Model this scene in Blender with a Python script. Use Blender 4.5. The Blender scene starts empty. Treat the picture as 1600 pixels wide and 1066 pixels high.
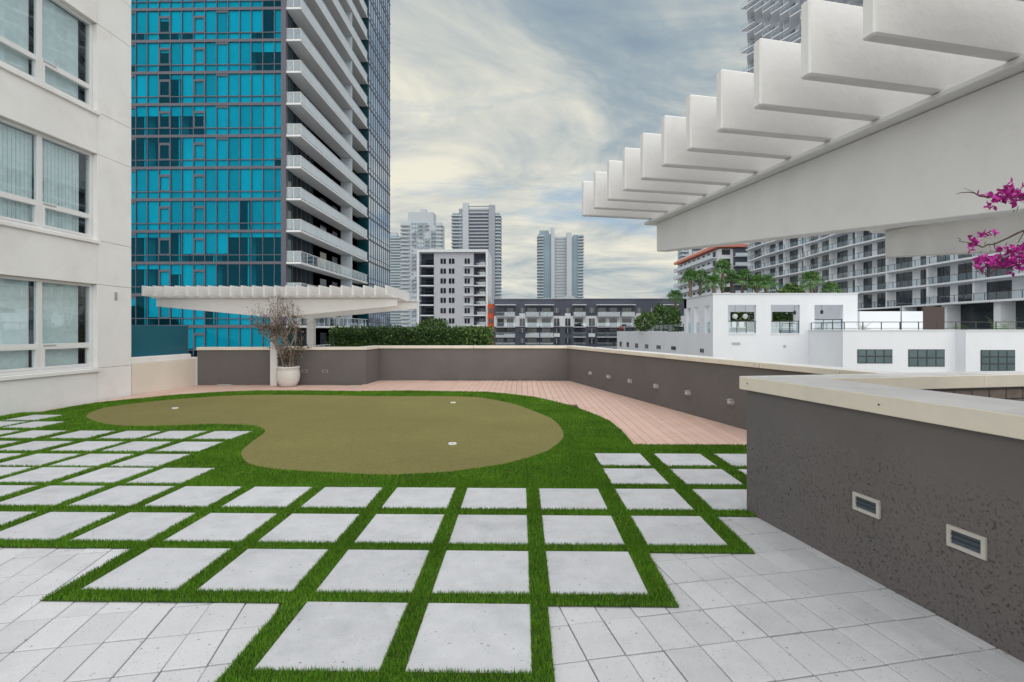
import bpy, bmesh, math, random
import numpy as np
from mathutils import Vector, Matrix
R = math.radians
random.seed(7); rng = np.random.default_rng(7)
SC = bpy.context.scene
COL = SC.collection

# ------------------------------------------------------------------ camera
F, HOR, VX, CH = 795.0, 516.0, 815.0, 1.64          # focal (px of 1600), horizon row, main vanishing column, eye height
TH = math.atan((VX - 800) / F)
cam = bpy.data.cameras.new('camera'); co = bpy.data.objects.new('camera', cam); COL.objects.link(co)
co.location = (0, 0, CH); co.rotation_euler = (R(90), 0, TH)
cam.sensor_width = 36; cam.lens = F / 1600 * 36
cam.shift_y = -(533 - HOR) / 1600; cam.clip_start = 0.05; cam.clip_end = 6000
SC.camera = co
# ------------------------------------------------------------------ world + sun + exposure
SUN_EL, SUN_AZ = 55, 176            # degrees; azimuth clockwise from +Y: behind the camera, to the right
w = bpy.data.worlds.new('World'); SC.world = w; w.use_nodes = True
nt = w.node_tree; N = nt.nodes; L = nt.links
for n in list(N): N.remove(n)
def wn(t, **k):
    n = N.new(t)
    for a, v in k.items(): setattr(n, a, v)
    return n
out = wn('ShaderNodeOutputWorld'); bg = wn('ShaderNodeBackground'); bg.inputs['Strength'].default_value = 0.10
L.new(bg.outputs[0], out.inputs[0])
sky = wn('ShaderNodeTexSky', sky_type='NISHITA', sun_disc=False, sun_elevation=R(SUN_EL), sun_rotation=R(SUN_AZ), altitude=20, air_density=1.0, dust_density=1.5, ozone_density=1.5)
tc = wn('ShaderNodeTexCoord'); sep = wn('ShaderNodeSeparateXYZ'); L.new(tc.outputs['Generated'], sep.inputs[0])
def wm(op, a, b=None, c=None):
    n = wn('ShaderNodeMath', operation=op)
    for i, x in enumerate((a, b, c)):
        if x is None: continue
        if isinstance(x, (int, float)): n.inputs[i].default_value = x
        else: L.new(x, n.inputs[i])
    return n.outputs[0]
zc = wm('ADD', wm('MAXIMUM', sep.outputs[2], 0.0), 0.16)
px_ = wm('DIVIDE', sep.outputs[0], zc); py_ = wm('DIVIDE', sep.outputs[1], zc)
cmb = wn('ShaderNodeCombineXYZ'); L.new(px_, cmb.inputs[0]); L.new(wm('MULTIPLY', py_, 1.35), cmb.inputs[1])
def wnoise(scale, detail, rough, dist, off=0.0):
    mp = wn('ShaderNodeMapping'); mp.inputs['Location'].default_value = (off, off * .7, off * .3); L.new(cmb.outputs[0], mp.inputs[0])
    n = wn('ShaderNodeTexNoise'); n.inputs['Scale'].default_value = scale; n.inputs['Detail'].default_value = detail
    n.inputs['Roughness'].default_value = rough; n.inputs['Distortion'].default_value = dist
    L.new(mp.outputs[0], n.inputs['Vector']); return n.outputs['Fac']
def wramp(x, stops):
    r = wn('ShaderNodeValToRGB'); e = r.color_ramp.elements
    while len(e) > 1: e.remove(e[-1])
    for i, (p, c) in enumerate(stops):
        q = e[0] if i == 0 else e.new(p)
        q.position = p; q.color = (*c, 1) if len(c) == 3 else c
    L.new(x, r.inputs[0]); return r.outputs[0]
big = wnoise(0.55, 6, .58, .7, 3.1); fine = wnoise(1.5, 9, .62, 1.1, 11.3)
mixn = wm('ADD', wm('MULTIPLY', big, .62), wm('MULTIPLY', fine, .38))
ccol = wramp(mixn, [(.35, (2.3, 3.0, 3.6)), (.43, (3.2, 3.8, 4.1)), (.50, (5.2, 5.35, 5.0)), (.60, (7.7, 7.35, 6.0))])
mask = wramp(wnoise(0.8, 7, .6, .8, 23.0), [(.33, (.25,) * 3), (.47, (.93,) * 3)])
mx = wn('ShaderNodeMix', data_type='RGBA'); L.new(mask, mx.inputs['Factor']); 
sk2 = wn('ShaderNodeMix', data_type='RGBA'); sk2.inputs['Factor'].default_value = .6
L.new(sky.outputs[0], sk2.inputs[6]); sk2.inputs[7].default_value = (3.0, 4.5, 5.9, 1)
L.new(sk2.outputs[2], mx.inputs[6]); L.new(ccol, mx.inputs[7]); L.new(mx.outputs[2], bg.inputs[0])
sl = bpy.data.lights.new('sun', 'SUN'); so = bpy.data.objects.new('sun', sl); COL.objects.link(so)
sl.energy = 2.3; sl.angle = R(125); sl.color = (1, .985, .965)
sdir = Vector((math.sin(R(SUN_AZ)) * math.cos(R(SUN_EL)), math.cos(R(SUN_AZ)) * math.cos(R(SUN_EL)), math.sin(R(SUN_EL))))
so.rotation_euler = sdir.to_track_quat('Z', 'Y').to_euler(); so.location = (10, -10, 30)
SC.view_settings.view_transform = 'Standard'; SC.view_settings.look = 'None'
SC.view_settings.exposure = 0.23; SC.view_settings.gamma = 1; SC.view_settings.use_curve_mapping = False

# ------------------------------------------------------------------ helpers
ct, st = math.cos(TH), math.sin(TH)
def ray(u, v):
    a = (u - 800) / F
    return Vector((a * ct - st, a * st + ct, (HOR - v) / F))
def gz(u, v, z=0.0):
    d = ray(u, v); t = (z - CH) / d.z; return (d.x * t, d.y * t)
def ay(u, v, Y):
    d = ray(u, v); t = Y / d.y; return Vector((d.x * t, Y, CH + d.z * t))
def ax(u, v, X):
    d = ray(u, v); t = X / d.x; return Vector((X, d.y * t, CH + d.z * t))
def aplane(u, v, p0, ang):          # vertical plane through p0 (x,y) running along (sin ang.., cos) -> hit point
    d = ray(u, v); n = Vector((math.cos(ang), math.sin(ang)))
    t = (p0[0] * n.x + p0[1] * n.y) / (d.x * n.x + d.y * n.y); return Vector((d.x * t, d.y * t, CH + d.z * t))

def tag(o, label=None, cat=None, group=None, kind=None):
    if label: o['label'] = label
    if cat: o['category'] = cat
    if group: o['group'] = group
    if kind: o['kind'] = kind
    return o
def empty(name, loc, label=None, cat=None, group=None, rz=0.0):
    o = bpy.data.objects.new(name, None); COL.objects.link(o); o.location = loc; o.rotation_euler = (0, 0, rz)
    o.empty_display_size = .2
    return tag(o, label, cat, group)
def par(o, p):
    if p is None: return o
    o.parent = p
    o.matrix_parent_inverse = wmat(p).inverted()
    return o
def wmat(o):
    m = o.matrix_basis.copy()
    if o.parent: m = wmat(o.parent) @ o.matrix_parent_inverse @ m
    return m
class MB:
    def __init__(s): s.v = []; s.f = []; s.m = []; s.cur = 0
    def add(s, vs, fs):
        b = len(s.v); s.v += [tuple(x) for x in vs]; s.f += [tuple(b + i for i in f) for f in fs]; s.m += [s.cur] * len(fs); return s
    def box(s, x0, x1, y0, y1, z0, z1):
        return s.add([(x0,y0,z0),(x1,y0,z0),(x1,y1,z0),(x0,y1,z0),(x0,y0,z1),(x1,y0,z1),(x1,y1,z1),(x0,y1,z1)],
            [(0,3,2,1),(4,5,6,7),(0,1,5,4),(1,2,6,5),(2,3,7,6),(3,0,4,7)])
    def prism(s, poly, z0, z1):
        n = len(poly)
        a = sum(poly[i][0]*poly[(i+1)%n][1]-poly[(i+1)%n][0]*poly[i][1] for i in range(n))
        if a < 0: poly = poly[::-1]
        return s.add([(x,y,z0) for x,y in poly]+[(x,y,z1) for x,y in poly],
            [tuple(range(n))[::-1], tuple(range(n,2*n))]+[(i,(i+1)%n,n+(i+1)%n,n+i) for i in range(n)])
    def sheet(s, pts): return s.add(pts, [tuple(range(len(pts)))])
    def bar(s, a, b, w, h, up=(0,0,1)):      # rectangular bar between two points
        a = Vector(a); b = Vector(b); d = (b-a).normalized(); x = d.cross(Vector(up))
        if x.length < 1e-5: x = d.cross(Vector((1,0,0)))
        x.normalize(); y = x.cross(d); x *= w/2; y *= h/2
        return s.add([a-x-y,a+x-y,a+x+y,a-x+y,b-x-y,b+x-y,b+x+y,b-x+y],[(0,3,2,1),(4,5,6,7),(0,1,5,4),(1,2,6,5),(2,3,7,6),(3,0,4,7)])
    def tube(s, pts, rad, n=6, cap=True):
        pts = [Vector(p) for p in pts]; vs = []; fs = []; prev = None
        for i, p in enumerate(pts):
            d = (pts[min(i+1,len(pts)-1)]-pts[max(i-1,0)]).normalized()
            x = (prev - d*prev.dot(d)) if prev is not None else d.cross(Vector((0.31,.2,.93)))
            if x.length < 1e-5: x = d.cross(Vector((1,0,0)))
            x.normalize(); prev = x; y = d.cross(x); r = rad[i] if hasattr(rad,'__len__') else rad
            vs += [p+(x*math.cos(2*math.pi*k/n)+y*math.sin(2*math.pi*k/n))*r for k in range(n)]
        for i in range(len(pts)-1):
            for k in range(n): fs.append((i*n+k,i*n+(k+1)%n,(i+1)*n+(k+1)%n,(i+1)*n+k))
        if cap: fs += [tuple(range(n))[::-1], tuple(range((len(pts)-1)*n,len(pts)*n))]
        return s.add(vs, fs)
    def lathe(s, prof, n=24, c=(0,0,0)):
        vs = [(c[0]+r*math.cos(2*math.pi*k/n), c[1]+r*math.sin(2*math.pi*k/n), c[2]+z) for r,z in prof for k in range(n)]
        fs = [(i*n+k,i*n+(k+1)%n,(i+1)*n+(k+1)%n,(i+1)*n+k) for i in range(len(prof)-1) for k in range(n)]
        return s.add(vs, fs)
    def mesh(s, name, mat, bevel=0, smooth=False):
        me = bpy.data.meshes.new(name); me.from_pydata(s.v, [], s.f)
        for m in (mat if isinstance(mat,(list,tuple)) else [mat]): me.materials.append(m)
        if isinstance(mat,(list,tuple)): me.polygons.foreach_set('material_index', s.m)
        if bevel:
            b = bmesh.new(); b.from_mesh(me); bmesh.ops.bevel(b, geom=b.edges[:], offset=bevel, segments=1, affect='EDGES', clamp_overlap=True); b.to_mesh(me); b.free()
        if smooth: me.polygons.foreach_set('use_smooth', [True]*len(me.polygons))
        me.update(); return me
    def build(s, name, mat, parent=None, bevel=0, smooth=False):
        o = bpy.data.objects.new(name, s.mesh(name, mat, bevel, smooth)); COL.objects.link(o); return par(o, parent)
def inst(name, me, loc=(0,0,0), rot=(0,0,0), scale=(1,1,1), parent=None):
    o = bpy.data.objects.new(name, me); COL.objects.link(o); o.location = loc; o.rotation_euler = rot; o.scale = scale
    return par(o, parent)

# ------------------------------------------------------------------ materials
def mat(name, col, rough=.6, var=.0, vscale=3.0, bump=0.0, bscale=60.0, spec=.4, metal=0.0, stain=None, rnd=0.0, extra=None):
    m = bpy.data.materials.new(name); m.use_nodes = True; t = m.node_tree; n = t.nodes; l = t.links
    b = n['Principled BSDF']; b.inputs['Roughness'].default_value = rough; b.inputs['Metallic'].default_value = metal
    b.inputs['Specular IOR Level'].default_value = spec; b.inputs['Base Color'].default_value = (*col, 1)
    g = n.new('ShaderNodeNewGeometry'); cur = None
    def noise(sc, det=4, ro=.6, vec=None):
        x = n.new('ShaderNodeTexNoise'); x.inputs['Scale'].default_value = sc; x.inputs['Detail'].default_value = det; x.inputs['Roughness'].default_value = ro
        l.new(vec or g.outputs['Position'], x.inputs['Vector']); return x.outputs['Fac']
    def mixc(fac, a, bcol, blend='MIX'):
        q = n.new('ShaderNodeMix'); q.data_type = 'RGBA'; q.blend_type = blend
        if hasattr(fac,'links'): l.new(fac, q.inputs[0])
        else: q.inputs[0].default_value = fac
        for i, c in ((6,a),(7,bcol)):
            if hasattr(c,'links'): l.new(c, q.inputs[i])
            else: q.inputs[i].default_value = (*c,1)
        return q.outputs[2]
    def rng_(x, a, b_, c=0.0, d=1.0):
        q = n.new('ShaderNodeMapRange'); q.inputs[1].default_value=a; q.inputs[2].default_value=b_; q.inputs[3].default_value=c; q.inputs[4].default_value=d
        l.new(x, q.inputs[0]); return q.outputs[0]
    cur = col
    if var:
        cur = mixc(rng_(noise(vscale),.3,.7), tuple(c*(1-var) for c in col), tuple(min(1,c*(1+var)) for c in col))
    if stain:
        sc, scol, amt, lo, hi = stain
        f_ = rng_(noise(sc,6,.65), lo, hi, 0, amt); cur = mixc(f_, cur, scol)
    if rnd:
        oi = n.new('ShaderNodeObjectInfo'); v = rng_(oi.outputs['Random'],0,1,1-rnd,1+rnd)
        hs = n.new('ShaderNodeHueSaturation'); l.new(v, hs.inputs['Value'])
        if hasattr(cur,'links'): l.new(cur, hs.inputs['Color'])
        else: hs.inputs['Color'].default_value = (*cur,1)
        cur = hs.outputs[0]
    if extra: cur = extra(n,l,g,noise,mixc,rng_,cur,b)
    if hasattr(cur,'links'): l.new(cur, b.inputs['Base Color'])
    if bump:
        bp = n.new('ShaderNodeBump'); bp.inputs['Strength'].default_value = bump; bp.inputs['Distance'].default_value = .01
        l.new(noise(bscale,5,.6), bp.inputs['Height']); l.new(bp.outputs[0], b.inputs['Normal'])
    return m
def speckle(n,l,g,noise,mixc,rng_,cur,b):
    for sc, col, th, amt in ((24,(.13,.13,.15),.06,.8),(60,(.20,.20,.22),.12,.7),(130,(.28,.28,.30),.16,.6),(90,(.80,.79,.78),.12,.5)):
        v = n.new('ShaderNodeTexVoronoi'); v.inputs['Scale'].default_value = sc; v.inputs['Randomness'].default_value = 1
        l.new(g.outputs['Position'], v.inputs['Vector'])
        w_ = n.new('ShaderNodeSeparateColor'); l.new(v.outputs['Color'], w_.inputs[0])
        sel = rng_(w_.outputs[0], .82, .84); a = rng_(v.outputs['Distance'], th, th+.16, 1, 0)
        mu = n.new('ShaderNodeMath'); mu.operation='MULTIPLY'; l.new(sel, mu.inputs[0]); l.new(a, mu.inputs[1])
        m2 = n.new('ShaderNodeMath'); m2.operation='MULTIPLY'; l.new(mu.outputs[0], m2.inputs[0]); m2.inputs[1].default_value = amt
        cur = mixc(m2.outputs[0], cur, col)
    gr = rng_(noise(210,3,.8),.25,.75,.86,1.14); hs = n.new('ShaderNodeHueSaturation'); l.new(gr, hs.inputs['Value']); l.new(cur, hs.inputs['Color'])
    return hs.outputs[0]
def glass(name, tint, gloss=.12, rough=.02, gcol=(.9,.95,1)):
    m = bpy.data.materials.new(name); m.use_nodes = True; t = m.node_tree; n = t.nodes; l = t.links
    n.remove(n['Principled BSDF']); o = n['Material Output']
    tr = n.new('ShaderNodeBsdfTransparent'); tr.inputs[0].default_value = (*tint,1)
    gl = n.new('ShaderNodeBsdfGlossy'); gl.inputs['Roughness'].default_value = rough; gl.inputs[0].default_value = (*gcol,1)
    lw = n.new('ShaderNodeLayerWeight'); pw_ = n.new('ShaderNodeMath'); pw_.operation='POWER'; l.new(lw.outputs['Facing'], pw_.inputs[0]); pw_.inputs[1].default_value = 4.0
    ad = n.new('ShaderNodeMath'); ad.operation='MULTIPLY_ADD'; ad.use_clamp = True; l.new(pw_.outputs[0], ad.inputs[0]); ad.inputs[1].default_value = .8; ad.inputs[2].default_value = gloss
    mx = n.new('ShaderNodeMixShader'); l.new(ad.outputs[0], mx.inputs[0]); l.new(tr.outputs[0], mx.inputs[1]); l.new(gl.outputs[0], mx.inputs[2]); l.new(mx.outputs[0], o.inputs[0])
    return m
def stucco_rough(n,l,g,noise,mixc,rng_,cur,b):
    # smooth trowelled coat above, coarse pitted coat below a wandering line
    def m2(op,x,y):
        q = n.new('ShaderNodeMath'); q.operation = op
        for i,v in enumerate((x,y)):
            if hasattr(v,'links'): l.new(v,q.inputs[i])
            else: q.inputs[i].default_value = v
        return q.outputs[0]
    sp_ = n.new('ShaderNodeSeparateXYZ'); l.new(g.outputs['Position'],sp_.inputs[0])
    edge = m2('ADD',sp_.outputs[2],m2('MULTIPLY',m2('SUBTRACT',noise(1.6,4,.6),.5),1.1))
    low = rng_(edge,.38,.88,1,0)
    h1 = noise(34,6,.66); h2 = noise(120,4,.6); pit = rng_(noise(52,6,.75),.31,.43,0,1)
    h = m2('ADD',m2('MULTIPLY',m2('ADD',h1,m2('MULTIPLY',pit,.9)),m2('ADD',m2('MULTIPLY',low,.95),.07)),m2('MULTIPLY',h2,.10))
    bp = n.new('ShaderNodeBump'); bp.inputs['Strength'].default_value=.85; bp.inputs['Distance'].default_value=.014
    l.new(h,bp.inputs['Height']); l.new(bp.outputs[0], b.inputs['Normal'])
    pit_tone = m2('MULTIPLY',low,rng_(noise(52,6,.75),.30,.385,.42,0))  # darker colour in the pits of the lower coat
    return mixc(pit_tone, cur, (.085,.078,.075))
M = {}
M['paver'] = mat('paver_concrete',(.53,.535,.57),.75,.07,6.0,.25,180,.3,stain=(2.2,(.36,.37,.41),.65,.50,.74),rnd=.05,extra=speckle)
M['tile'] = mat('tile_concrete',(.555,.555,.585),.75,.06,2.0,.25,180,.3,stain=(1.6,(.36,.37,.40),.60,.50,.75),rnd=.06,extra=speckle)
M['joint'] = mat('joint_sand',(.055,.048,.042),.95,.3,20)
M['turf_base'] = mat('turf_backing',(.030,.055,.012),.95,.3,30)
M['blade1'] = mat('turf_blade_green',(.110,.265,.016),.6,.25,1.2,spec=.08)
M['blade2'] = mat('turf_blade_dark',(.056,.160,.013),.6,.25,1.2,spec=.08)
M['blade3'] = mat('turf_blade_olive',(.20,.29,.045),.6,.25,1.2,spec=.08)
M['green'] = mat('putting_turf',(.235,.208,.080),.85,.10,.5,.9,300,.15,stain=(45,(.125,.118,.04),.6,.45,.65))
M['deck'] = mat('composite_board',(.60,.41,.345),.6,.06,1.0,.15,120,.3,rnd=.05,stain=(2.2,(.66,.49,.43),.6,.45,.7))
M['dark'] = mat('dark_stucco',(.150,.137,.132),.85,.07,1.2,0,60,.25,stain=(.7,(.160,.150,.155),.5,.45,.7),extra=stucco_rough)
M['cap'] = mat('cream_coping',(.80,.73,.615),.45,.04,1.5,.06,40,.4,stain=(2.5,(.60,.56,.50),.5,.45,.75))
M['captop'] = mat('coping_top',(.70,.69,.69),.5,.08,2.0,.1,30,.35,stain=(3.0,(.50,.50,.50),.6,.45,.7))
M['rivet'] = mat('rivet',(.10,.10,.10),.5)
M['brick'] = mat('brick_inner',(.20,.16,.145),.9,.25,9,.4,80)
M['cream'] = mat('cream_stucco',(.83,.82,.82),.85,.04,.8,.25,220,.25,stain=(1.1,(.62,.58,.54),.5,.5,.8))
M['cream2'] = mat('cream_render',(.76,.69,.60),.85,.05,1.2,.35,160,.25,stain=(1.5,(.66,.62,.56),.5,.45,.75))
M['frame'] = mat('window_frame_white',(.74,.74,.75),.4,.03,3)
M['white'] = mat('white_paint',(.75,.74,.735),.45,.03,1.2,.22,26,.35,stain=(7,(.62,.605,.58),.5,.55,.82))
M['wbld'] = mat('white_render',(.74,.76,.80),.8,.03,.3,0,30,.2,stain=(.35,(.70,.72,.76),.5,.5,.8))
M['conc'] = mat('balcony_concrete',(.72,.73,.75),.8,.04,.5)
M['mull'] = mat('mullion_grey',(.085,.095,.125),.45,.05,1)
M['spandrel'] = mat('spandrel_grey',(.105,.105,.135),.5,.06,.5)
M['blind'] = mat('roller_blind',(.42,.80,.80),.8,.10,.35,rnd=.22)
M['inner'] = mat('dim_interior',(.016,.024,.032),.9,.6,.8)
M['curtain'] = mat('vertical_blind',(.78,.82,.83),.8,.08,9)
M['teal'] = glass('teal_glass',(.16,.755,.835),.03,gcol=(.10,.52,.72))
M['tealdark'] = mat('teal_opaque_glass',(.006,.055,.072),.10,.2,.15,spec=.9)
M['screen'] = mat('teal_windscreen',(.010,.115,.165),.30,.05,.4,spec=.5)
M['paleglass'] = mat('pale_reflective_glass',(.42,.55,.70),.06,.25,.12,spec=.8,metal=.8)
M['wglass'] = glass('window_glass',(.93,.975,.98),.09)
M['frost'] = mat('frosted_glass',(.55,.62,.68),.35,.05,.5,spec=.5)
M['darkglass'] = mat('dark_window_glass',(.020,.028,.036),.08,.3,.2,spec=.7)
M['railglass'] = glass('rail_glass',(.84,.90,.92),.14)
M['greenpane'] = mat('greenish_pane',(.085,.13,.14),.15,.2,.6,spec=.6)
M['metal'] = mat('dark_metal',(.04,.045,.05),.45)
M['grey'] = mat('grey_render',(.50,.51,.56),.85,.03,.2)
M['slate'] = mat('slate_render',(.095,.105,.140),.8,.05,.2)
M['orange'] = mat('orange_render',(.62,.11,.045),.8,.05,.3)
M['coral'] = mat('coral_roof',(.66,.24,.17),.7,.05,.2)
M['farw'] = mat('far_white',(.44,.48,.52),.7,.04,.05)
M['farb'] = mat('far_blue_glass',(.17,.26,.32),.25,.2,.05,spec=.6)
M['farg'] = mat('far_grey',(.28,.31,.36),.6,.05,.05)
M['pot'] = mat('glazed_pot',(.66,.64,.61),.55,.05,3,.1,60)
M['soil'] = mat('soil',(.05,.035,.025),.95,.3,30,.5,80)
M['bark'] = mat('bark',(.16,.125,.10),.9,.3,20,.6,60)
M['barkpale'] = mat('bark_pale',(.32,.29,.26),.9,.3,25,.6,60)
M['twig'] = mat('twig',(.11,.065,.055),.85,.2,20)
M['palmtrunk'] = mat('palm_trunk',(.24,.165,.125),.9,.35,8,.6,30)
M['leafg'] = mat('leaf_green',(.060,.135,.025),.5,.3,2,spec=.35)
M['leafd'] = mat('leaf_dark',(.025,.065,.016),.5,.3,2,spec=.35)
M['leafl'] = mat('leaf_light',(.14,.21,.05),.5,.25,2,spec=.35)
M['leafp'] = mat('leaf_dusty_pink',(.30,.17,.17),.7,.3,5)
M['leafo'] = mat('leaf_olive',(.20,.19,.06),.6,.3,5)
M['palm'] = mat('palm_leaf',(.055,.15,.035),.5,.3,1.5,spec=.35)
M['palm2'] = mat('palm_leaf_light',(.12,.21,.06),.5,.3,1.5,spec=.35)
M['mag'] = mat('magenta_bract',(.42,.012,.26),.6,.25,40)
M['mag2'] = mat('magenta_bract_light',(.60,.05,.40),.6,.2,40)
M['lamp'] = mat('light_housing',(.42,.41,.42),.45,.05,20)
M['lframe'] = mat('light_frame',(.50,.47,.43),.5,.08,25)
M['lens'] = mat('light_lens',(.06,.08,.10),.15,spec=.6)
M['cupw'] = mat('cup_white',(.80,.80,.78),.5)
M['ground'] = mat('city_ground',(.26,.25,.24),.95,.3,.02)
M['wood'] = mat('brown_slats',(.07,.05,.045),.7)
M['cushion'] = mat('grey_cushion',(.40,.42,.42),.9)
M['globe'] = mat('opal_globe',(.85,.85,.82),.4)
def leaf_cloud(n, sampler, size, mats, weights, name, parent, jitter=.5, elong=1.6):
    """n leaf quads (two triangles folded) at sampled points"""
    P = np.array([sampler() for _ in range(n)]); V = np.zeros((n,4,3)); 
    a = rng.normal(size=(n,3)); a /= np.linalg.norm(a,axis=1)[:,None]; b = rng.normal(size=(n,3)); b -= a*(a*b).sum(1)[:,None]; b /= np.linalg.norm(b,axis=1)[:,None]
    s = size*(1+jitter*(rng.random(n)-.5)*2); nrm = np.cross(a,b)
    V[:,0]=P; V[:,1]=P+(a*.5*elong+b*.42+nrm*.12)*s[:,None]; V[:,2]=P+a*s[:,None]*elong; V[:,3]=P+(a*.5*elong-b*.42+nrm*.12)*s[:,None]
    me = bpy.data.meshes.new(name); me.from_pydata(V.reshape(-1,3).tolist(),[],np.arange(4*n).reshape(n,4).tolist())
    for m in mats: me.materials.append(m)
    me.polygons.foreach_set('material_index', rng.choice(len(mats),n,p=weights).tolist()); me.update()
    o = bpy.data.objects.new(name, me); COL.objects.link(o); return par(o, parent)

# ================================================================== THE TERRACE FLOOR
def struct(o, kind='structure'): o['kind'] = kind; return o
g_ = MB().sheet([(-3000,-600,-22),(3000,-600,-22),(3000,4500,-22),(-3000,4500,-22)]).build('ground', M['ground']); struct(g_)
floor = MB().prism([(-9.9,-1.5),(2.9,-1.5),(2.06,4.6),(4.7,5.2),(1.6,16.8),(-9.9,16.8)], -.4, -.028).build('terrace_floor', M['joint']); struct(floor)
rear = MB().prism([(-16,15.1),(-4.7,15.4),(-4.6,16.9),(1.2,16.95),(1.2,24),(-16,24)], -.4, -.01).build('rear_terrace_floor', M['cream2']); struct(rear)
CX = {-13:-9.39,-12:-8.71,-11:-7.96,-10:-7.165,-9:-6.40,-8:-5.69,-7:-4.95,-6:-4.227,-5:-3.51,-4:-2.777,-3:-2.043,-2:-1.29,-1:-.56,0:.177,1:.957,2:1.74,3:2.53}
RY = {0:3.035,1:3.762,2:4.49,3:5.253,4:5.95,5:6.61,6:7.355,7:8.13,8:8.93,9:9.63}
PS = .61
cells = [(0,-1),(0,-2)]+[(1,n) for n in range(-4,1)]+[(2,n) for n in range(-13,2)]+[(3,n) for n in range(-13,4)]
cells += [(4,n) for n in range(-13,-5)]+[(4,n) for n in (1,2,3)]+[(5,n) for n in range(-13,-6)]+[(5,n) for n in (1,2,3)]
cells += [(6,n) for n in range(-13,-6)]+[(7,n) for n in range(-13,-6)]+[(8,-13),(8,-12),(9,-13)]
def cell_xy(r,n):
    y = RY[r] + (.15 if (r==5 and n>0) else .07 if (r==4 and n>0) else 0); x = CX[n]
    return x, y-PS
PAV = []
pm = MB().box(0,PS,0,PS,-.05,.010).mesh('stepping_paver', M['paver'], bevel=.004)
for r,n in cells:
    x,y = cell_xy(r,n)
    if n == 3 and r == 3: continue
    PAV.append((x,y)); inst('stepping_paver', pm, (x,y,random.uniform(-.001,.001)), (0,0,R(random.uniform(-.25,.25))), parent=floor)
# turf outline (plan)
back = [(60,645.6),(112.5,636),(150,630),(203,624.7),(269,618),(344,613),(400,611),(480,611),(560,612),(635,611),(697.5,612),(760,613),(790,615.4),(834,620.6),(865,627.5),(890,634),(915,642.5),(940,652.5),(952.5,658),(972,674),(985,688.9),(990,695.7)]
back = [gz(*p) for p in back]; YB = back[-1][1]
TURF = [(3.95,YB),(3.0,5.0),(2.03,4.64),(2.09,4.50),(1.71,4.50),(1.71,3.755),(.93,3.755),(.93,3.02),(.155,3.02),(.155,2.30),(-1.42,2.30),(-1.42,3.02),(-2.91,3.02),(-2.91,3.755),(-9.97,3.755),(-9.97,9.85),(-9.1,10.05)] + back
sq = MB().sheet([(x,y,.004) for x,y in TURF]).build('turf_backing', M['turf_base']); struct(sq)
gpx = [(134.7,651),(148.7,642.5),(175,636),(231,629),(287.5,624),(344,620),(400,618),(480,618),(560,619.5),(622.5,620),(685,619.8),(740,621.3),(765,624.5),(796,630.6),(815,636),(846,648),(862.5,655.6),(875,667.5),(880,678.7),(878.7,687.5),(865,700),(846,710),(790,726),(731,735),(694,739.6),(637,742.4),(600,743.5),(543.8,741.4),(469,737.7),(431,734.7),(402.5,730),(385,723.8),(377,712),(379.5,703.6),(397,689),(411,679),(414,673.5),(402.5,667.5),(390.6,665.6),(362.5,664.3),(325,664),(269,666),(212.5,667),(175,665),(147,659)]
GRN0 = [gz(*p) for p in gpx]
def smooth_closed(P, k=5):          # Catmull-Rom
    o = []; n = len(P)
    for i in range(n):
        p0,p1,p2,p3 = (Vector(P[(i+j)%n]) for j in (-1,0,1,2))
        for t in [q/k for q in range(k)]:
            o.append(.5*((2*p1)+(p2-p0)*t+(2*p0-5*p1+4*p2-p3)*t*t+(3*p1-p0-3*p2+p3)*t**3))
    return [(v.x,v.y) for v in o]
GRN = smooth_closed(GRN0)
pg = MB().prism(GRN, .005, .013).build('putting_green', M['green']); struct(pg)
def inside(poly, P):
    P = np.asarray(P); x,y = P[:,0],P[:,1]; c = np.zeros(len(P),bool); n = len(poly)
    for i in range(n):
        x1,y1 = poly[i]; x2,y2 = poly[(i+1)%n]
        if y1 == y2: continue
        k = ((y1>y)!=(y2>y)) & (x < (x2-x1)*(y-y1)/(y2-y1)+x1); c ^= k
    return c
# blades of the artificial turf: short curved strips, real geometry, one mass
def scatter(y0,y1,dens,wid,x0=-9.97,x1=3.9):
    n = int((x1-x0)*(y1-y0)*dens); P = np.stack([rng.uniform(x0,x1,n),rng.uniform(y0,y1,n)],1)
    k = inside(TURF,P) & ~inside(GRN,P)
    for (x,y) in PAV:
        k &= ~((P[:,0]>x+.002)&(P[:,0]<x+PS-.002)&(P[:,1]>y+.002)&(P[:,1]<y+PS-.002))
    k &= P[:,1] > np.abs(P[:,0])*.93-1.0        # only where the terrace is in sight
    P = P[k]; return P, np.full(len(P),wid)
parts = [scatter(2.2,4.0,30000,.0027),scatter(4.0,5.6,17000,.0038),scatter(5.6,8.0,8500,.0058),scatter(8.0,11,3800,.0090),scatter(11,16,2600,.012)]
P = np.concatenate([p for p,_ in parts]); W = np.concatenate([q for _,q in parts]); nb = len(P)
ang = rng.uniform(0,2*np.pi,nb); lean = rng.uniform(.002,.016,nb); hh = rng.uniform(.017,.031,nb); la = rng.uniform(0,2*np.pi,nb)
dx,dy = np.cos(ang)*W/2, np.sin(ang)*W/2; lx,ly = np.cos(la)*lean, np.sin(la)*lean
V = np.zeros((nb,5,3)); V[:,:,2] = .004
V[:,0,0]=P[:,0]-dx; V[:,0,1]=P[:,1]-dy; V[:,1,0]=P[:,0]+dx; V[:,1,1]=P[:,1]+dy
V[:,2,0]=P[:,0]+dx*.85+lx*.35; V[:,2,1]=P[:,1]+dy*.85+ly*.35; V[:,3,0]=P[:,0]-dx*.85+lx*.35; V[:,3,1]=P[:,1]-dy*.85+ly*.35
V[:,2:4,2]+=hh[:,None]*.58; V[:,4,0]=P[:,0]+lx; V[:,4,1]=P[:,1]+ly; V[:,4,2]+=hh
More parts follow.
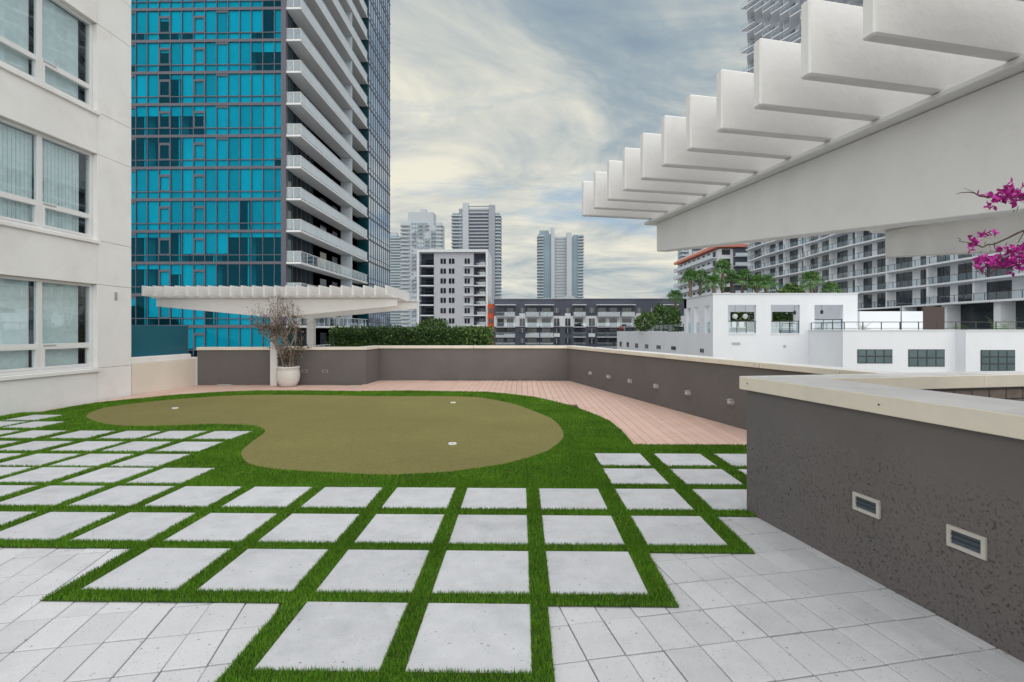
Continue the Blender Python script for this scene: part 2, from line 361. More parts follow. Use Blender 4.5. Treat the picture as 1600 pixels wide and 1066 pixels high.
me = bpy.data.meshes.new('turf_blades'); base = np.arange(nb)*5
me.vertices.add(nb*5); me.vertices.foreach_set('co', V.ravel())
me.loops.add(nb*7); li = np.stack([base,base+1,base+2,base+3,base+3,base+2,base+4],1); me.loops.foreach_set('vertex_index', li.ravel().astype(np.int32))
me.polygons.add(nb*2); lsx = np.stack([np.arange(nb)*7,np.arange(nb)*7+4],1); me.polygons.foreach_set('loop_start', lsx.ravel().astype(np.int32))
for m in ('blade1','blade2','blade3'): me.materials.append(M[m])
mi = rng.choice(3,nb,p=[.56,.32,.12]); me.polygons.foreach_set('material_index', np.repeat(mi,2).astype(np.int32))
me.update(calc_edges=True); me.validate()
tb = bpy.data.objects.new('turf_blades', me); COL.objects.link(tb)
tag(tb,'short green artificial turf between the square pavers and round the putting green','turf',kind='stuff')
# small 8 x 12 inch tiles laid square to the planter wall
A12 = R(12.05); u12 = Vector((math.cos(A12),math.sin(A12))); v12 = Vector((-math.sin(A12),math.cos(A12)))
TO = Vector((.264,2.842)); TU,TV = .2045,.3105
variants = [MB().box(.0022,TU-.0026-.0010*k,.0040+.0008*k,TV-.0040,-.045,0).mesh('floor_tile',M['tile'],bevel=.003) for k in range(3)]
nt_ = 0
cand = []
for i in range(-34,15):
    for j in range(-7,9):
        c = TO + u12*(i+.5)*TU + v12*(j+.5)*TV
        if not (-5.6 < c.x < 2.9 and 1.35 < c.y < 4.9): continue
        if c.y < abs(c.x)*.86-.35: continue
        cor = [TO+u12*(i+a)*TU+v12*(j+b)*TV for a in (0,1) for b in (0,1)]
        if inside(TURF,[(q.x,q.y) for q in cor]+[(c.x,c.y)]).all(): continue
        wallx = 2.035+(4.64-c.y)*math.tan(A12)
        if c.x > wallx+.12: continue
        if c.y > 3.95 and c.x < 1.4: continue
        cand.append((i,j))
for i,j in cand:
    p = TO+u12*i*TU+v12*j*TV
    inst('floor_tile', random.choice(variants), (p.x,p.y,random.uniform(-.003,.001)), (R(random.uniform(-.2,.2)),R(random.uniform(-.2,.2)),A12+R(random.uniform(-.35,.35))), parent=floor)
# deck boards
dk = MB().box(-9.8,3.6,7.34,16.7,-.06,-.03).build('deck', M['joint']); struct(dk)
random.seed(3)
bmx = {}
def board(x,y0,y1):
    k = round(y1-y0,1); y1 = y0+k
    if k not in bmx: bmx[k] = MB().box(.003,.147,0,k-.004,-.028,0).mesh('deck_board',M['deck'],bevel=.003)
    inst('deck_board', bmx[k], (x,y0,random.uniform(-.001,.0005)), parent=dk)
x = -9.752
while x < 3.9:
    y0 = 7.34 if x > 1.2 else 11.3 if x>-3 else 10.0
    y1 = 16.55 if x < 1.35 else 16.64-(x-1.504)/.2658+.1
    if x > 1.35: y1 = min(16.5, 16.64-(x-1.504)/.2658+.35)
    if x < -4.8: y1 = min(y1,15.05)
    if y1-y0 > .2:
        cut = random.uniform(y0+.6,y1-.4) if (y1-y0>2.5 and random.random()<.35) else None
        if cut: board(x,y0,cut); board(x,cut,y1)
        else: board(x,y0,y1)
    x += .1502
# cups sunk in the green
for (u,v,lab) in ((273.5,638.3,'white golf cup disc nearest the left building'),(707,694,'white golf cup disc in the front half of the green'),(708,629.5,'faint white golf cup disc at the back of the green')):
    X,Y = gz(u,v,.013); e = empty('golf_cup',(X,Y,.013),lab,'golf cup','golf cups in the putting green')
    MB().lathe([(.0,.004),(.036,.004),(.036,.0145),(.058,.0145),(.060,.0005)],20,(X,Y,.013)).build('rim',M['cupw'],e)
    MB().lathe([(.0,.006),(.034,.006)],16,(X,Y,.013)).build('cup_floor',M['rivet'],e)
# fallen petals and leaves
for (u,v,m,lab) in ((183,760.5,'mag2','pink fallen petal on the edge of a square paver'),(73,760,'leafo','dry tan leaf on the turf strip near the left building'),(90,798,'leafo','dry orange leaf beside a square paver at far left'),(868,945,'leafo','dry brown leaf at the inner corner of the front turf strip'),(698,833,'leafl','pale green leaf on a middle turf strip'),(101,862,'twig','small dark twig on the small tiles at left')):
    X,Y = gz(u,v,.03); b = MB()
    b.add([(X,Y-.008,.028),(X+.014,Y-.002,.036),(X+.034,Y+.010,.030),(X+.012,Y+.012,.032)],[(0,1,3),(1,2,3)]); o = b.build('fallen_leaf',M[m]); tag(o,lab,'leaf','fallen leaves and petals')
# ================================================================== PARAPET (one continuous dark wall with cream coping)
A_=(-9.667,14.98); B_=(-4.714,15.307); C_=(-4.648,16.524); D_=(1.504,16.64); E_=(4.53,5.256)
PL = [Vector(p) for p in (A_,B_,C_,D_,E_)]
def offs(PL, t):            # mitred offset to the left of travel
    o = []
    for i,p in enumerate(PL):
        ns = []
        for a,b in ((i-1,i),(i,i+1)):
            if a < 0 or b >= len(PL): continue
            d = (PL[b]-PL[a]).normalized(); ns.append(Vector((-d.y,d.x)))
        if len(ns)==1: o.append(p+ns[0]*t)
        else:
            m = (ns[0]+ns[1]).normalized(); o.append(p+m*(t/m.dot(ns[0])))
    return o
pw = empty('parapet_wall',(-1.5,16.6,0),'dark taupe stucco parapet round the back and far right of the deck, cream coping','parapet wall')
o2 = offs(PL,.30)
for i in range(4):
    MB().prism([tuple(PL[i]),tuple(PL[i+1]),tuple(o2[i+1]),tuple(o2[i])],-.1,1.045).build('wall',M['dark'],pw)
ci,cu_ = offs(PL,-.04), offs(PL,.34)
def coping(poly, z0, z1, parent, rivets=()):
    b = MB(); b.prism(poly,z0,z1); b.m[1] = 1
    return b.build('coping',[M['cap'],M['captop']],parent,bevel=.004)
for i in range(4):
    Ln = (PL[i+1]-PL[i]).length; k = max(1,round(Ln/3.05)); rv = MB()
    for j in range(k):
        t0,t1 = j/k+(.0008 if j else 0), (j+1)/k-(.0008 if j<k-1 else 0)
        q = [ci[i].lerp(ci[i+1],t0),ci[i].lerp(ci[i+1],t1),cu_[i].lerp(cu_[i+1],t1),cu_[i].lerp(cu_[i+1],t0)]
        c = coping([tuple(p) for p in q],1.045,1.13,pw)
        d = (PL[i+1]-PL[i]).normalized(); nn = Vector((d.y,-d.x))
        for tt in (.03,.5,.97):
            p = q[0].lerp(q[1],tt); rv.tube([(p.x,p.y,1.088),(p.x+nn.x*.004,p.y+nn.y*.004,1.088)],.007,6)
    rv.build('rivets',M['rivet'],pw)
AF = math.atan2(E_[0]-D_[0], D_[1]-E_[1])           # far right wall angle
def on_wall(u,v,p0,ang): return aplane(u,v,p0,ang)
for k,(u,v) in enumerate(((924,583.5),(952.5,589),(986,596),(1027,604),(1077,614.5),(1144,628.5))):
    p = on_wall(u,v,D_,AF); n = Vector((-math.cos(AF),-math.sin(AF),0)); o = ['farthest','second farthest','third farthest','third nearest','second nearest','nearest'][k]
    e = empty('wall_light',p,o+' small round grey wall light on the far right parapet','wall light','round lights on the right parapet')
    b = MB(); pts = [p+n*d for d in (0,.012,.014,.05,.075,.088,.09)]; b.tube(pts,[.058,.058,.045,.046,.036,.018,.002],14); b.build('housing',M['lamp'],e,smooth=False)
    b = MB(); q = p+Vector((0,0,.03)); b.bar(q+n*.01+Vector((0,0,.022)),q+n*.08+Vector((0,0,.012)),.09,.008); b.build('hood',M['lamp'],e)
def recess_light(c, dirv, nrm, wd, ht, parent_lab, grp, fr=.016):
    e = empty('step_light',c,parent_lab,'step light',grp); d = Vector((dirv[0],dirv[1],0)); z = Vector((0,0,1)); n = Vector((nrm[0],nrm[1],0)); c = Vector(c)
    b = MB()
    for s,(a,bb,wv,hv) in enumerate(((-1,0,fr,ht),(1,0,fr,ht),(0,-1,wd-2*fr,fr),(0,1,wd-2*fr,fr))):
        cc = c+d*a*(wd-fr)/2+z*bb*(ht-fr)/2
        b.add([cc+d*sx*wv/2+z*sz*hv/2+n*sn for sn in (-.004,.012) for sx,sz in ((-1,-1),(1,-1),(1,1),(-1,1))],[(0,1,2,3),(7,6,5,4),(4,5,1,0),(5,6,2,1),(6,7,3,2),(7,4,0,3)])
    b.build('frame',M['lframe'],e)
    b = MB(); hw,hh_ = wd/2-fr,ht/2-fr
    b.add([c+d*sx*hw+z*sz*hh_+n*.002 for sx,sz in ((-1,-1),(1,-1),(1,1),(-1,1))],[(0,1,2,3)]); b.build('lens',M['lens'],e)
    for q in range(2):
        b = MB(); zz = -hh_*.3+q*hh_*.7; b.bar(c-d*hw+z*zz+n*.007,c+d*hw+z*zz+n*.007,.006,.004); b.build('louvre',M['metal'],e)
aBK = math.atan2(B_[1]-A_[1],B_[0]-A_[0])
for u,lab in ((476,'small recessed step light on the back parapet, nearest the potted shrub'),(508,'small recessed step light on the back parapet, farther from the pot')):
    d = ray(u,580); t = (A_[1]-math.tan(aBK)*A_[0])/(d.y-math.tan(aBK)*d.x); recess_light((d.x*t,d.y*t,CH+d.z*t),(math.cos(aBK),math.sin(aBK)),(math.sin(aBK),-math.cos(aBK)),.16,.07,lab,'step lights in the back parapet',.011)
b = MB().box(-9.02,-8.62,14.90,15.0,.0,.03).build('floor_vent',M['lamp'],None,bevel=.004); tag(b,'flat grey floor vent at the foot of the back parapet','vent')
# ================================================================== PLANTER at right: dark wall, wide coping, brick inside
K = Vector((2.035,4.64)); n1 = -v12; P0 = K+n1*5.2
pl = empty('planter_wall',(K.x,K.y,0),'dark stucco planter wall at right with wide cream coping','planter wall')
T2 = lambda *a: [tuple(q) for q in a]
MB().prism(T2(P0,K,K+u12*.5,P0+u12*.5),-.1,1.105).build('wall',M['dark'],pl)
MB().prism(T2(K+u12*.502,K+u12*4.2,K+u12*4.2+n1*.24,K+u12*.502+n1*.24),-.1,1.103).build('rear_wall',M['dark'],pl)
O = K-u12*.045-n1*.045; I = K+u12*.56+n1*.315
seg = [0,.62,1]
for a,b_ in ((0,.42),(.4208,1)):
    p = lambda s,e,t: s.lerp(e,t)
    coping(T2(p(P0-u12*.045,O,a),p(P0-u12*.045,O,b_),p(P0+u12*.56,I,b_),p(P0+u12*.56,I,a)),1.105,1.222,pl)
Wn,Wi = K+u12*4.2-n1*.045, K+u12*4.2+n1*.315
for a,b_ in ((0.001,.46),(.461,1)):
    coping(T2(O.lerp(Wn,a),O.lerp(Wn,b_),I.lerp(Wi,b_),I.lerp(Wi,a)),1.106,1.2215,pl)
rv = MB()
for t in (.12,1.42,2.6):
    p = O+n1*t-u12*.001; rv.tube([(p.x,p.y,1.165),(p.x-u12.x*.004,p.y-u12.y*.004,1.165)],.006,8)
rv.build('rivets',M['rivet'],pl)
brm = MB().box(0,.19,0,.03,0,.085).mesh('brick',M['brick'],bevel=.003)
for c in range(3):
    for i in range(18):
        p = K+u12*(.56+i*.2+(.1 if c%2 else 0))+n1*.272; inst('brick',brm,(p.x,p.y,.80+c*.096),(0,0,A12),parent=pl)
MB().prism(T2(K+u12*.5+n1*.25,K+u12*4.2+n1*.25,P0+u12*4.2,P0+u12*.5),.3,.62).build('soil',M['soil'],pl)
pN = tuple(K)
for (tl,br,lab) in (((1334.5,771),(1376,808),'recessed cream-framed step light on planter wall, nearer the turf'),((1481.5,823),(1542.5,871),'recessed cream-framed step light on planter wall, nearest the camera')):
    a = aplane(*tl,pN,A12); b = aplane(*br,pN,A12); c = (a+b)/2; wd = math.hypot(a.x-b.x,a.y-b.y)
    recess_light(c-Vector((u12.x,u12.y,0))*.001,(n1.x,n1.y),(-u12.x,-u12.y),wd,.118,lab,'step lights in the planter wall',.022)

# ================================================================== LEFT BUILDING (cream stucco)
AB = R(1.6); bd = Vector((math.sin(AB),math.cos(AB))); bn = Vector((math.cos(AB),-math.sin(AB)))   # along the wall / out of the wall (towards +X)
BC = Vector((-9.80,12.60))
lb = empty('stucco_building',(BC.x-2,BC.y-4,0),'cream stucco building at left with three rows of white framed windows','building')
def bp(s,o,z): q = BC+bd*s+bn*o; return (q.x,q.y,z)          # s along (0 at far corner, negative towards camera), o out
def bslab(b,s0,s1,o0,o1,z0,z1):
    pts = [bp(s,o,z) for z in (z0,z1) for s,o in ((s0,o0),(s1,o0),(s1,o1),(s0,o1))]
    b.add(pts,[(0,1,2,3),(7,6,5,4),(0,4,5,1),(1,5,6,2),(2,6,7,3),(3,7,4,0)]); return b
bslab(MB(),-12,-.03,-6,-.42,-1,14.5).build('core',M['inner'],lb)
bslab(MB(),-.03,0,-6,-.03,-1,14.5).build('end_wall',M['cream'],lb)
bslab(MB(),-12,-.03,-.36,-.30,-1,14.5)
S1,S0 = -1.00,-3.50            # window opening along the wall
wins = [(.76,2.70),(3.72,5.72),(6.70,8.74),(9.75,11.75)]
rows = [-.4,.74]+[]
def panel(s0,s1,z0,z1): bslab(MB(),s0+.004,s1-.004,-.28,0,z0+.004,z1-.004).build('wall_panel',M['cream'],lb,bevel=.003)
cuts = [-.4,.76,2.70,3.72,5.72,6.70,8.74,9.75,11.75,14.5]
for i in range(len(cuts)-1):
    z0,z1 = cuts[i],cuts[i+1]; iswin = any(abs(a-z0)<.01 for a,_ in wins)
    panel(S1,-.0,z0,z1); panel(-12,S0-2.0,z0,z1)
    if iswin: panel(S0-2.0,S0,z0,z1)
    else: panel(S0-2.0,S1,z0,z1)
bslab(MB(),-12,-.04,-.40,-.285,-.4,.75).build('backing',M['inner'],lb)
sm = S0+(S1-S0)/2
for k,(z0,z1) in enumerate(wins):
    wd = MB(); o0,o1 = -.20,-.11; fw = .06
    bslab(wd,S0,S0+fw,o0,o1,z0,z1); bslab(wd,S1-fw,S1,o0,o1,z0,z1); bslab(wd,S0+fw,S1-fw,o0,o1,z0,z0+.07); bslab(wd,S0+fw,S1-fw,o0,o1,z1-fw,z1)
    bslab(wd,sm-.05,sm+.05,o0,o1-.002,z0+.07,z1-fw); zt = z0+.56
    for a,b in ((S0+fw,sm-.05),(sm+.05,S1-fw)): bslab(wd,a,b,o0,o1-.004,zt-.035,zt+.035)
    wo = wd.build('window',M['frame'],lb,bevel=.004)
    for a,b in ((S0+fw,sm-.05),(sm+.05,S1-fw)):
        sash = MB(); t=.045; za,zb = z0+.07,zt-.035
        for q in ((a,a+t,za,zb),(b-t,b,za,zb),(a+t,b-t,za,za+t),(a+t,b-t,zb-t,zb)): bslab(sash,q[0],q[1],o0+.01,o1+.012,q[2],q[3])
        sash.build('sash',M['frame'],wo); bslab(MB(),a+.02,a+.30,o1-.003,o1+.010,zt-.012,zt+.012).build('stay',M['lamp'],wo)
        bslab(MB(),a+t,b-t,-.155,-.150,za+t,zb-t).build('pane',M['wglass'],wo); bslab(MB(),a,b,-.155,-.150,zt+.035,z1-fw).build('pane',M['wglass'],wo)
        if k == 1:      # vertical blinds
            c = MB(); s = a+.01
            while s < b-(.18 if b>sm+.1 else .03): bslab(c,s,s+.075,-.262-.012*((int(s*37))%2),-.258,z0+.08,z1-.06); s += .083
            c.build('vertical_blind',M['curtain'],wo)
        else:           # roller blind, stops a little short of the jamb
            e_ = .16 if b > sm+.1 else .05; bslab(MB(),a+.01,b-e_,-.262,-.257,z0+(.20 if k==2 else .08),z1-.05).build('roller_blind',M['curtain'],wo)
    bslab(MB(),S0-.02,S1+.04,-.12,.05,z0-.085,z0-.003).build('sill',M['cream'],lb,bevel=.008)
    bslab(MB(),S0-1.98,S1-.01,-.275,-.205,z0-.002+.004,z0+.012).build('stool',M['frame'],lb)
vx_ = bp(-.48,0,2.45); b = bslab(MB(),-.52,-.44,0,.012,2.36,2.56); 
b.build('vent_plate',M['lamp'],lb,bevel=.004)
for i in range(4): bslab(MB(),-.51,-.45,.012,.022,2.385+i*.045,2.405+i*.045).build('vent_louvre',M['lamp'],lb)
# low cream wall from the corner to the parapet
lw = empty('low_wall',(-9.75,13.8,0),'low cream rendered wall between the left building and the dark parapet','wall')
d1 = Vector((-9.667,14.98)); d0 = Vector((-9.80,12.62)); dd = (d1-d0).normalized(); dn = Vector((dd.y,-dd.x))
def lslab(s0,s1,o0,o1,z0,z1): 
    L_=(d1-d0).length; q=[d0+dd*s0+dn*o0,d0+dd*s1+dn*o0,d0+dd*s1+dn*o1,d0+dd*s0+dn*o1]; return MB().prism([tuple(p) for p in q],z0,z1)
LL = (d1-d0).length
lslab(0,LL-.05,-.28,0,-.3,.79).build('wall',M['cream2'],lw,bevel=.006); lslab(LL-.046,LL+.03,-.28,.012,-.3,.84).build('end_trim',M['frame'],lw,bevel=.006)
lslab(0.01,LL-.18,-.27,-.05,.792,.945).build('coping',M['cream'],lw,bevel=.012)
gs = empty('glass_windscreen',(-9.9,13.8,.8),'solid teal glass windscreen standing behind the low cream wall','windscreen')
lslab(.06,LL-.14,-.225,-.205,.946,1.77).build('panel',M['screen'],gs,bevel=.003); lslab(LL-.14,LL-.10,-.235,-.195,.946,1.79).build('post',M['spandrel'],gs)

# ================================================================== PERGOLAS
ZB, SH, ST = 2.62, .295, .050
def slat_mesh(length):        # board along +x from 0, chamfered ends and edges
    return MB().box(0,length,-ST/2,ST/2,0,SH).mesh('slat',M['white'],bevel=.007)
def taper_beam(x_tip0,x_tip1,x_ap,h_tip,h_ap,thick,flange,name,parent,loc,rz):   # local x along the beam, top at z=0
    b = MB(); prof = [(x_tip0,0),(x_tip1,0),(x_tip1,-h_tip),(x_ap,-h_ap),(x_tip0,-h_tip)]
    vs = [(x,-thick/2,z) for x,z in prof]+[(x,thick/2,z) for x,z in prof]; n=5
    b.add(vs,[tuple(range(n)),tuple(range(2*n-1,n-1,-1))]+[(i,n+i,n+(i+1)%n,(i+1)%n) for i in range(n)])
    o = b.build(name,M['white'],None,bevel=.006); o.location = loc; o.rotation_euler=(0,0,rz); par(o,parent)
    f = MB().box(x_tip0-.10,x_tip1+.10,-flange/2,flange/2,.0015,.028).build('flange',M['white'],None,bevel=.004); f.location=loc; f.rotation_euler=(0,0,rz); par(f,parent)
# far left
pa = empty('pergola',(-7.2,15,0),'white cantilever pergola of many slats at far left behind the potted shrub','pergola')
sm1 = slat_mesh(2.95)
for i in range(23):
    inst('slat',sm1,(-10.87+i*(7.02/22),14.38,ZB),(0,0,R(90)),parent=pa)
taper_beam(-3.55,3.65,0,.24,.58,.10,.24,'beam',pa,(-7.33,15.0,ZB-.03),0)
taper_beam(-3.55,3.55,0,.24,.58,.10,.24,'beam',pa,(-7.02,16.85,ZB-.03),0)
MB().box(-7.43,-7.22,14.885,15.10-.115,-.02,ZB-.61).build('post',M['white'],pa,bevel=.012)
MB().box(-7.43,-7.22,14.885,14.945,ZB-.605,ZB-.035).build('post_head',M['white'],pa,bevel=.010)
MB().box(-7.13,-6.91,16.74,16.96,-.02,ZB-.61).build('post',M['white'],pa,bevel=.012)
# near right
AP = R(13.5); up_ = Vector((math.cos(AP),math.sin(AP))); vp_ = Vector((-math.sin(AP),math.cos(AP))); KS = (ZB-CH)/.95
pb = empty('pergola',(2.2,.9,0),'large white cantilever pergola overhead at right','pergola')
sm2 = slat_mesh(3.75)
for i in range(11):
    v = 4.006-i*.2641; p = (up_*1.484+vp_*v)*KS; inst('slat',sm2,(p.x,p.y,ZB),(0,0,AP),parent=pb)
for i in range(11,16):
    v = 4.006-i*.2641; p = (up_*1.484+vp_*v)*KS; inst('slat',sm2,(p.x,p.y,ZB),(0,0,AP),parent=pb)
for uu,vt in ((2.215,4.02),(4.46,3.88)):
    c = (up_*uu+vp_*vt)*KS; vap = .35
    ang = AP+R(90); L_=(vt-vap)*KS; h1 = .24+.098*L_
    q = (up_*uu+vp_*vap)*KS
    taper_beam(-L_,L_,0,.25,h1,.11,.25,'beam',pb,(q.x,q.y,ZB-.03),ang)
    p = MB().box(-.11,.11,-.11,.11,-.02,ZB-.03-h1).build('post',M['white'],None,bevel=.012); p.location=(q.x,q.y,0); p.rotation_euler=(0,0,AP); par(p,pb)

sc_ = MB()
for (vv,dz) in ((3.6,-.10),(2.9,-.25),(2.2,-.08),(1.9,-.30),(2.6,-.06)):
    p = (up_*2.162+vp_*vv)*KS; z = ZB-.03+dz; sc_.tube([(p.x+up_.x*.02,p.y+up_.y*.02,z),(p.x-up_.x*.0,p.y-up_.y*.0,z)],.006,6)
sc_.build('screws',M['rivet'],pb)
# ================================================================== POT + BARE BOUGAINVILLEA SHRUB
X,Y = -6.81,14.72
pot = empty('plant_pot',(X,Y,0),'off-white glazed round pot beside the front pergola post','pot')
MB().lathe([(0,0),(.19,0),(.235,.03),(.30,.16),(.325,.30),(.318,.44),(.30,.52),(.305,.525),(.318,.54),(.318,.57),(.30,.582),(.275,.575),(.27,.50),(.0,.50)],40,(X,Y,0)).build('body',M['pot'],pot,smooth=True)
MB().lathe([(0,.515),(.268,.515)],24,(X,Y,0)).build('soil',M['soil'],pot)
shrub = empty('potted_shrub',(X,Y,.5),'leggy half-bare shrub with dry pinkish twigs growing in the white pot','shrub')
random.seed(21)
stems = MB(); tw = MB(); tips = []; 
def grow(p,d,l,r,depth,b):
    pts=[p]; rad=[r]; k = 5 if depth<2 else 4
    for i in range(k):
        d = (d+Vector((random.gauss(0,.16),random.gauss(0,.16),random.gauss(0,.10)+.03))).normalized(); p = p+d*l/k; pts.append(p); rad.append(r*(1-.45*(i+1)/k))
        if depth>=1 : tips.append((p,depth))
    b.tube(pts,rad,5 if depth<2 else 3)
    if depth<4:
        for _ in range(random.choice((2,3,3)) if depth else 4):
            q = pts[random.randint(2 if depth else 3,k)]; nd = (d+Vector((random.gauss(-.05,.38),random.gauss(0,.35),random.gauss(.30,.30)))).normalized()
            grow(q,nd,l*random.uniform(.5,.78),r*.5,depth+1,b if depth<1 else tw)
for i in range(7):
    a = i*.9; grow(Vector((X+.09*math.cos(a),Y+.09*math.sin(a),.5)),Vector((random.gauss(-.05,.12),random.gauss(0,.1),1)).normalized(),random.uniform(.75,1.15),random.uniform(.016,.026),0,stems)
for i in range(14):
    a = random.uniform(0,6.3); grow(Vector((X+.15*math.cos(a),Y+.12*math.sin(a),.5)),Vector((random.gauss(.1,.35),random.gauss(0,.2),1)).normalized(),random.uniform(.3,.6),.006,2,tw)
stems.build('stems',M['barkpale'],shrub); tw.build('twigs',M['twig'],shrub)
lo = [t for t,dp in tips if t.z<1.75]; hi = [t for t,dp in tips if t.z>=1.45]
def near(L_,s): 
    q = random.choice(L_); return (q.x+random.gauss(0,s),q.y+random.gauss(0,s),q.z+random.gauss(0,s))
leaf_cloud(1500,lambda:near(hi,.05),.028,[M['leafp'],M['leafo'],M['leafd']],[.6,.25,.15],'dry_leaves',shrub)
leaf_cloud(1500,lambda:near(lo,.055),.036,[M['leafd'],M['leafo'],M['twig'],M['leafp']],[.30,.25,.25,.20],'leaves',shrub)
# ================================================================== HEDGE + ROUND BUSH behind the parapet
random.seed(5)
def box_surf(x0,x1,y0,y1,z0,z1,t=.18):
    def f():
        r = random.random()
        if r<.45: return (random.uniform(x0,x1),y0+random.uniform(-.05,t),random.uniform(z0,z1))
        if r<.75: return (random.uniform(x0,x1),random.uniform(y0,y1),z1-random.uniform(-.06,t)+.05*math.sin(9*random.random()))
        if r<.88: return (x1-random.uniform(-.05,t),random.uniform(y0,y1),random.uniform(z0,z1))
        return (random.uniform(x0,x1),random.uniform(y0,y1),random.uniform(z0,z1))
    return f
hd = empty('hedge',(-4,18.8,0),'long clipped dark green hedge behind the back parapet','hedge')
leaf_cloud(16000,box_surf(-7.0,-2.35,18.3,19.3,.2,1.66),.055,[M['leafd'],M['leafg'],M['leafl']],[.62,.33,.05],'foliage',hd)
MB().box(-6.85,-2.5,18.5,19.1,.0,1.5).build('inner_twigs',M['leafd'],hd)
hd2 = empty('hedge',(-1.9,19.8,0),'shorter lighter hedge at the right end of the long hedge','hedge')
leaf_cloud(7000,box_surf(-2.5,-1.15,18.7,20.6,.2,1.66),.06,[M['leafd'],M['leafg'],M['leafl']],[.35,.45,.2],'foliage',hd2)
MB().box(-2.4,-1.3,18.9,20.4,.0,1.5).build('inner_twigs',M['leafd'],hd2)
def ellip(c,r,shell=.55):
    def f():
        while 1:
            v = Vector((random.gauss(0,1),random.gauss(0,1),random.gauss(0,1))).normalized()
            k = random.uniform(shell,1.0)**.6*(1+.12*math.sin(5*v.x+3*v.z)+.1*math.sin(7*v.y))
            return (c[0]+v.x*r[0]*k,c[1]+v.y*r[1]*k,c[2]+v.z*r[2]*k)
    return f
def bush(name,c,r,n,size,lab,cat,mats=('leafd','leafg','leafl'),w_=(.4,.4,.2),grp=None):
    e = empty(name,(c[0],c[1],c[2]-r[2]),lab,cat,grp); leaf_cloud(n,ellip(c,r),size,[M[m] for m in mats],list(w_),'foliage',e)
    MB().tube([(c[0],c[1],c[2]-r[2]*1.4),(c[0],c[1],c[2])],[.06*max(r),.03*max(r)],6).build('stem',M['bark'],e); return e
bush('round_bush',(-4.0,23.0,1.75),(.72,.6,.42),2600,.07,'small rounded bush peeking over the long hedge','bush')

# ================================================================== GLASS TOWER at left
TD = 49.0; tx = lambda u: ay(u,516,TD).x
XC = tx(446.5); BW = (tx(446.5)-tx(194))/14; FL = 3.09; ZF0 = 8.2
tow = empty('glass_tower',(XC-8,TD+10,-22),'tall teal glass apartment tower at left with stacked white balconies','tower')
KF = range(-3,10); NB = 15; XL = XC-NB*BW; YE = 82.5; XB = -21.26*XC/-22.74
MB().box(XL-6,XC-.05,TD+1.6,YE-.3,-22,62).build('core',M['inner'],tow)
MB().box(XL-6,XC,TD,TD+1.5,-22,ZF0-4*FL+.1).build('podium',M['tealdark'],tow)
sp = MB().box(XL-.2,XC+.02,TD-.06,TD+1.6,-.15,.12).mesh('slab_edge',M['spandrel'])
for k in range(-4,18): inst('slab_edge',sp,(0,0,ZF0+k*FL),parent=tow)
MB().box(XC-.42,XC+.06,TD-.10,TD+.32,-8,62).build('corner_column',M['spandrel'],tow)
WH = FL-.27
def wframe(kind):
    b = MB(); b.box(0,.075,-.05,.08,0,WH); b.box(.075,BW,-.03,.06,.60,.68)
    if kind == 1:   # operable sash, thick frame
        b.box(.075,BW,-.03,.06,WH-.62,WH-.50); b.box(.075,.17,-.04,.05,.68,WH-.62); b.box(BW-.095,BW,-.04,.05,.68,WH-.62); b.box(.17,BW-.095,-.04,.05,.68,.77); b.box(.17,BW-.095,-.04,.05,WH-.74,WH-.62)
    if kind == 2: b.box(.075,BW,-.02,.07,WH-.22,WH)
    return b.mesh('window',M['mull'])
wf = [wframe(k) for k in range(3)]
upm = MB().box(.075,BW,.0,.012,.68,WH).mesh('upper_pane',M['teal']); lpm = MB().box(.075,BW,.0,.012,.0,.60).mesh('lower_pane',M['teal'])
bl = {h: MB().box(.05,BW-.005,.10,.115,WH-h,WH-.02).mesh('blind',M['blind']) for h in (.45,.95,1.35,2.05,WH-.02)}
fl_ = MB().box(XL,XC-.1,TD+.3,TD+1.55,-.18,-.02)
random.seed(12)
for k in KF:
    run = None
    for i in range(NB):
        x = XC-.42-(i+1)*BW if False else XC-(i+1)*BW
        z = ZF0+k*FL+.12; kd = 1 if i in (7,10) else 2 if (i==5 and k>2) or (i==13) else 0
        wo = inst('window',wf[kd],(x,TD,z),parent=tow)
        inst('upper_pane',upm,(x,TD,z),parent=wo); inst('lower_pane',lpm,(x,TD,z),parent=wo)
        if run is None or random.random() < .30: run = random.choices([0,.45,.95,1.35,2.05,WH-.02],[.10,.05,.08,.07,.10,.60])[0]
        h = run if random.random()<.90 else random.choice([0,.95,WH-.02])
        if h: inst('blind',bl[h],(x,TD,z),parent=wo)
# rooms behind the glass: back wall and pale side partitions, so open windows look into something
b = MB()
for k in KF:
    for i in (0,3,6,9,12): x = XC-i*BW-.3; b.box(x-.12,x,TD+.2,TD+1.55,ZF0+k*FL+.19,ZF0+(k+1)*FL-.19)
b.build('partitions',M['blind'],tow)
MB().box(XL,XC-.5,TD-.02,TD+1.5,ZF0+10*FL+.2,62).build('upper_glazing',M['tealdark'],tow)
